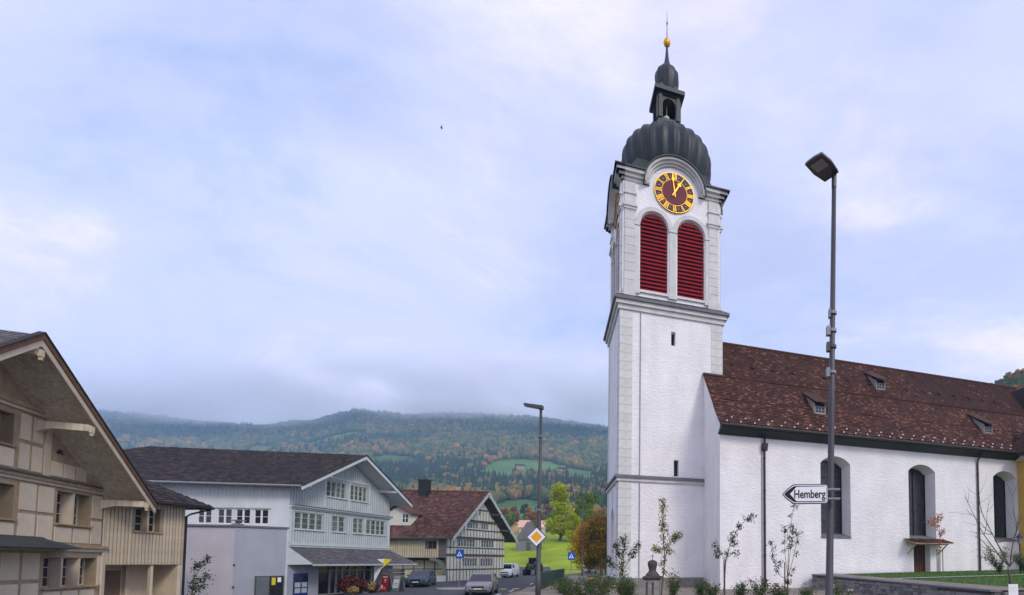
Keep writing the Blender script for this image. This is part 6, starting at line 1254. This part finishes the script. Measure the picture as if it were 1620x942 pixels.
spots = [(-4.9, 19.5, 1.0, .55, 'pink', 3, 'wide rose bush with small pink blooms below the green railing'), (-4.0, 18.5, 1.05, .6, 'peach', 3, 'rose bush with peach blooms beside the dark lamp post'), (-3.35, 21.5, .8, .4, 'red', 0, 'flowerless dense bush beneath the dense fanned sapling'), (-3.75, 22.6, .95, .5, 'red', 0, 'flowerless bush left of the stone gate pillar'), (-1.55, 22.5, 1.15, .4, 'peach', 2, 'upright rose bush just right of the gate pillar'), (-.35, 21.5, .9, .4, 'red', 0, 'thin straggly bush before the plinth of the tower'), (.15, 20.5, .75, .3, 'red', 0, 'small thin bush left of the leaning staked tree'), (1.35, 21.0, .72, .4, 'red', 0, 'low bush between the leaning tree and the downpipe'), (2.1, 20.5, .95, .45, 'pink', 3, 'bush with arching shoots and pink blooms below the downpipe'), (2.75, 19.6, .7, .35, 'red', 3, 'low bush with dark red blooms at the foot of the vase shaped tree'), (3.9, 20.0, .6, .3, 'red', 0, 'sparse bush near the end of the stone wall'), (4.0, 15.6, .95, .45, 'white', 5, 'bush with cream white roses beside the tall lamp post'), (-5.7, 20.8, .8, .5, 'red', 0, 'dark bush beside the base of the railing')]
spots += [(-6.9, 24.5, .9, .6, 'red', 0, 'olive bush under the grey railing'), (-5.9, 25.5, .95, .6, 'red', 0, 'tall dry bush behind the bush with pink blooms'), (-5.0, 24.0, .9, .55, 'peach', 2, 'bush with two peach blooms before the street side of the tower'), (-7.6, 26.3, .8, .6, 'red', 0, 'spreading bush at the near end of the green railing')]
for i, (x, y, h, r, f, nf, lab) in enumerate(spots): rose(lab, x, y, 0, h, r, f, nf, 60 + i, 90 if nf == 0 and i < 4 else 60)
rose('clump of grey green shrubs on the lawn near the nave end', 17.3, 30.0, .95, 1.6, .9, 'red', 0, 90, 160); rose('low dark shrub beside the lantern on the lawn', 18.6, 29.6, .95, 1.1, .9, 'red', 0, 91, 160)
ln = thing('garden_lantern', 'black garden lantern on a slim post near the nave end', 'lantern', (18.5, 30.0, .95)); b = MB(); b.tube([(0, 0, 0), (0, 0, 1.75)], .035, 8); b.build('post', blackm, ln); b = MB(); b.lathe([(.1, 1.75), (.16, 2.1), (.16, 2.12)], 6); b.build('glass', lens, ln); b = MB(); b.lathe([(.24, 2.12), (.08, 2.3), (.02, 2.4)], 6); b.build('cap', blackm, ln)
sapling('sparse dark shrub beside the downpipe of the timber house', -28.05, 27.6, [([(0, 0, 0), (.0, 0, .8), (.1, 0, 1.6)], .04, .03), ([(.1, 0, 1.6), (.2, .2, 2.1), (.55, .3, 2.75)], .02, .008), ([(.05, 0, 1.1), (.4, .2, 1.5), (.6, .3, 1.75)], .018, .008), ([(.02, 0, .6), (.2, .1, .9), (.5, .2, 1.2)], .018, .008), ([(.1, 0, 1.6), (-.1, .2, 2.0), (-.1, .3, 2.3)], .018, .008)], [(.5, .3, 2.6), (.3, .2, 2.3), (.5, .3, 1.75), (.3, .2, 1.5), (.1, 0, 1.3), (.2, .1, 1.0), (.0, 0, .7), (.4, .2, .5), (.1, .1, .3)], 7, lm_dark, n=16, size=.07, spread=.11, z=-.8, name='shrub')
pot = thing('autumn_planting', 'dark red and straw coloured plants massed before the shop window', 'plants', (-26.4, 37.3, -.76)); rng = np.random.default_rng(12)
V, F, T = leaves([(0, 0, .75, .7, .8, .65, .5), (.1, 1.3, .6, .6, .7, .5, .4), (.2, 2.3, .45, .5, .6, .4, .5)], 2600, .10, rng); link('red_foliage', big_mesh('red_foliage', V, F, leafmat('wine_leaves', (.05, .012, .015), (.12, .03, .03), (.22, .08, .05)), T), pot)
V, F, T = leaves([(.5, 1.6, .55, .35, .45, .4, .6), (.5, -.3, .35, .35, .4, .3, .5)], 700, .09, rng); link('straw_foliage', big_mesh('straw_foliage', V, F, leafmat('straw_leaves', (.2, .14, .05), (.38, .28, .1), (.5, .42, .2)), T), pot)
b = MB(); b.lathe([(.3, 0), (.42, .4), (.44, .42), (.38, .4)], 14, (0, 0, 0)); b.build('planter', greywall, pot); b = MB(); b.lathe([(.26, 0), (.36, .36), (.38, .38)], 14, (.15, 1.5, 0)); b.build('planter', greywall, pot)
bd_ = thing('bird', 'tiny dark bird flying far up in the sky', 'bird', (-32.9, 60, 55.2), R(30)); b = MB(); b.tube([(-.16, 0, 0), (-.08, 0, .01), (.05, 0, .01), (.18, 0, 0)], [.015, .05, .045, .01], 8)
for s in (-1, 1): b.prism([(-.07, 0, .02), (.06, 0, .02), (.04, s * .25, .09), (.0, s * .45, .05), (-.05, s * .25, .09)], [(-.07, 0, .03), (.06, 0, .03), (.04, s * .25, .1), (.0, s * .45, .06), (-.05, s * .25, .1)])
b.build('body', blackm, bd_)
# ------------------------------------------------------------------ haze
HAZE = 0.00027
b = MB(); b.box(-3650, 2650, -75, 2500, -2.2, 500); me = b.mesh('haze', blackm); me.materials.clear()
hm = bpy.data.materials.new('haze'); hm.use_nodes = True; t = hm.node_tree; t.nodes.clear(); ho = t.nodes.new('ShaderNodeOutputMaterial'); pv_ = t.nodes.new('ShaderNodeVolumePrincipled')
pv_.inputs['Color'].default_value = (.47, .71, 1.0, 1); pv_.inputs['Density'].default_value = HAZE; pv_.inputs['Anisotropy'].default_value = .0; t.links.new(pv_.outputs[0], ho.inputs['Volume']); me.materials.append(hm)
tag(link('haze', me), 'pale blue haze hanging over the valley', 'haze', kind='stuff')

# low cloud clinging to the ridge
lc = bpy.data.materials.new('low_cloud'); lc.use_nodes = True; t = lc.node_tree; t.nodes.clear(); ho = t.nodes.new('ShaderNodeOutputMaterial'); pv_ = t.nodes.new('ShaderNodeVolumePrincipled'); pv_.inputs['Color'].default_value = (.98, .985, 1.0, 1)
tcn = t.nodes.new('ShaderNodeTexCoord'); mp = t.nodes.new('ShaderNodeMapping'); mp.inputs[3].default_value = (.0035, .0035, .009); t.links.new(tcn.outputs['Object'], mp.inputs[0])
nz1 = t.nodes.new('ShaderNodeTexNoise'); nz1.inputs['Scale'].default_value = 1.0; nz1.inputs['Detail'].default_value = 4; t.links.new(mp.outputs[0], nz1.inputs['Vector'])
sx_ = t.nodes.new('ShaderNodeSeparateXYZ'); t.links.new(tcn.outputs['Object'], sx_.inputs[0])
def mr(src, a, b_, c, d):
    n = t.nodes.new('ShaderNodeMapRange'); n.interpolation_type = 'SMOOTHSTEP'
    for i, q in enumerate((a, b_, c, d)): n.inputs[i + 1].default_value = q
    t.links.new(src, n.inputs[0]); return n.outputs[0]
def mul(a, b_):
    n = t.nodes.new('ShaderNodeMath'); n.operation = 'MULTIPLY'; t.links.new(a, n.inputs[0])
    if isinstance(b_, float): n.inputs[1].default_value = b_
    else: t.links.new(b_, n.inputs[1])
    return n.outputs[0]
dens = mul(mul(mr(nz1.outputs[0], .36, .62, 0, 1), mr(sx_.outputs[2], 360, 425, 0, 1)), mul(mr(sx_.outputs[2], 470, 560, 1, 0), .009))
t.links.new(dens, pv_.inputs['Density']); t.links.new(pv_.outputs[0], ho.inputs['Volume'])
b = MB(); b.box(-2300, -120, 1180, 1700, 350, 590); me = b.mesh('low_cloud', blackm); me.materials.clear(); me.materials.append(lc)
tag(link('low_cloud', me), 'low white cloud clinging to the mountain ridge', 'cloud', kind='stuff')
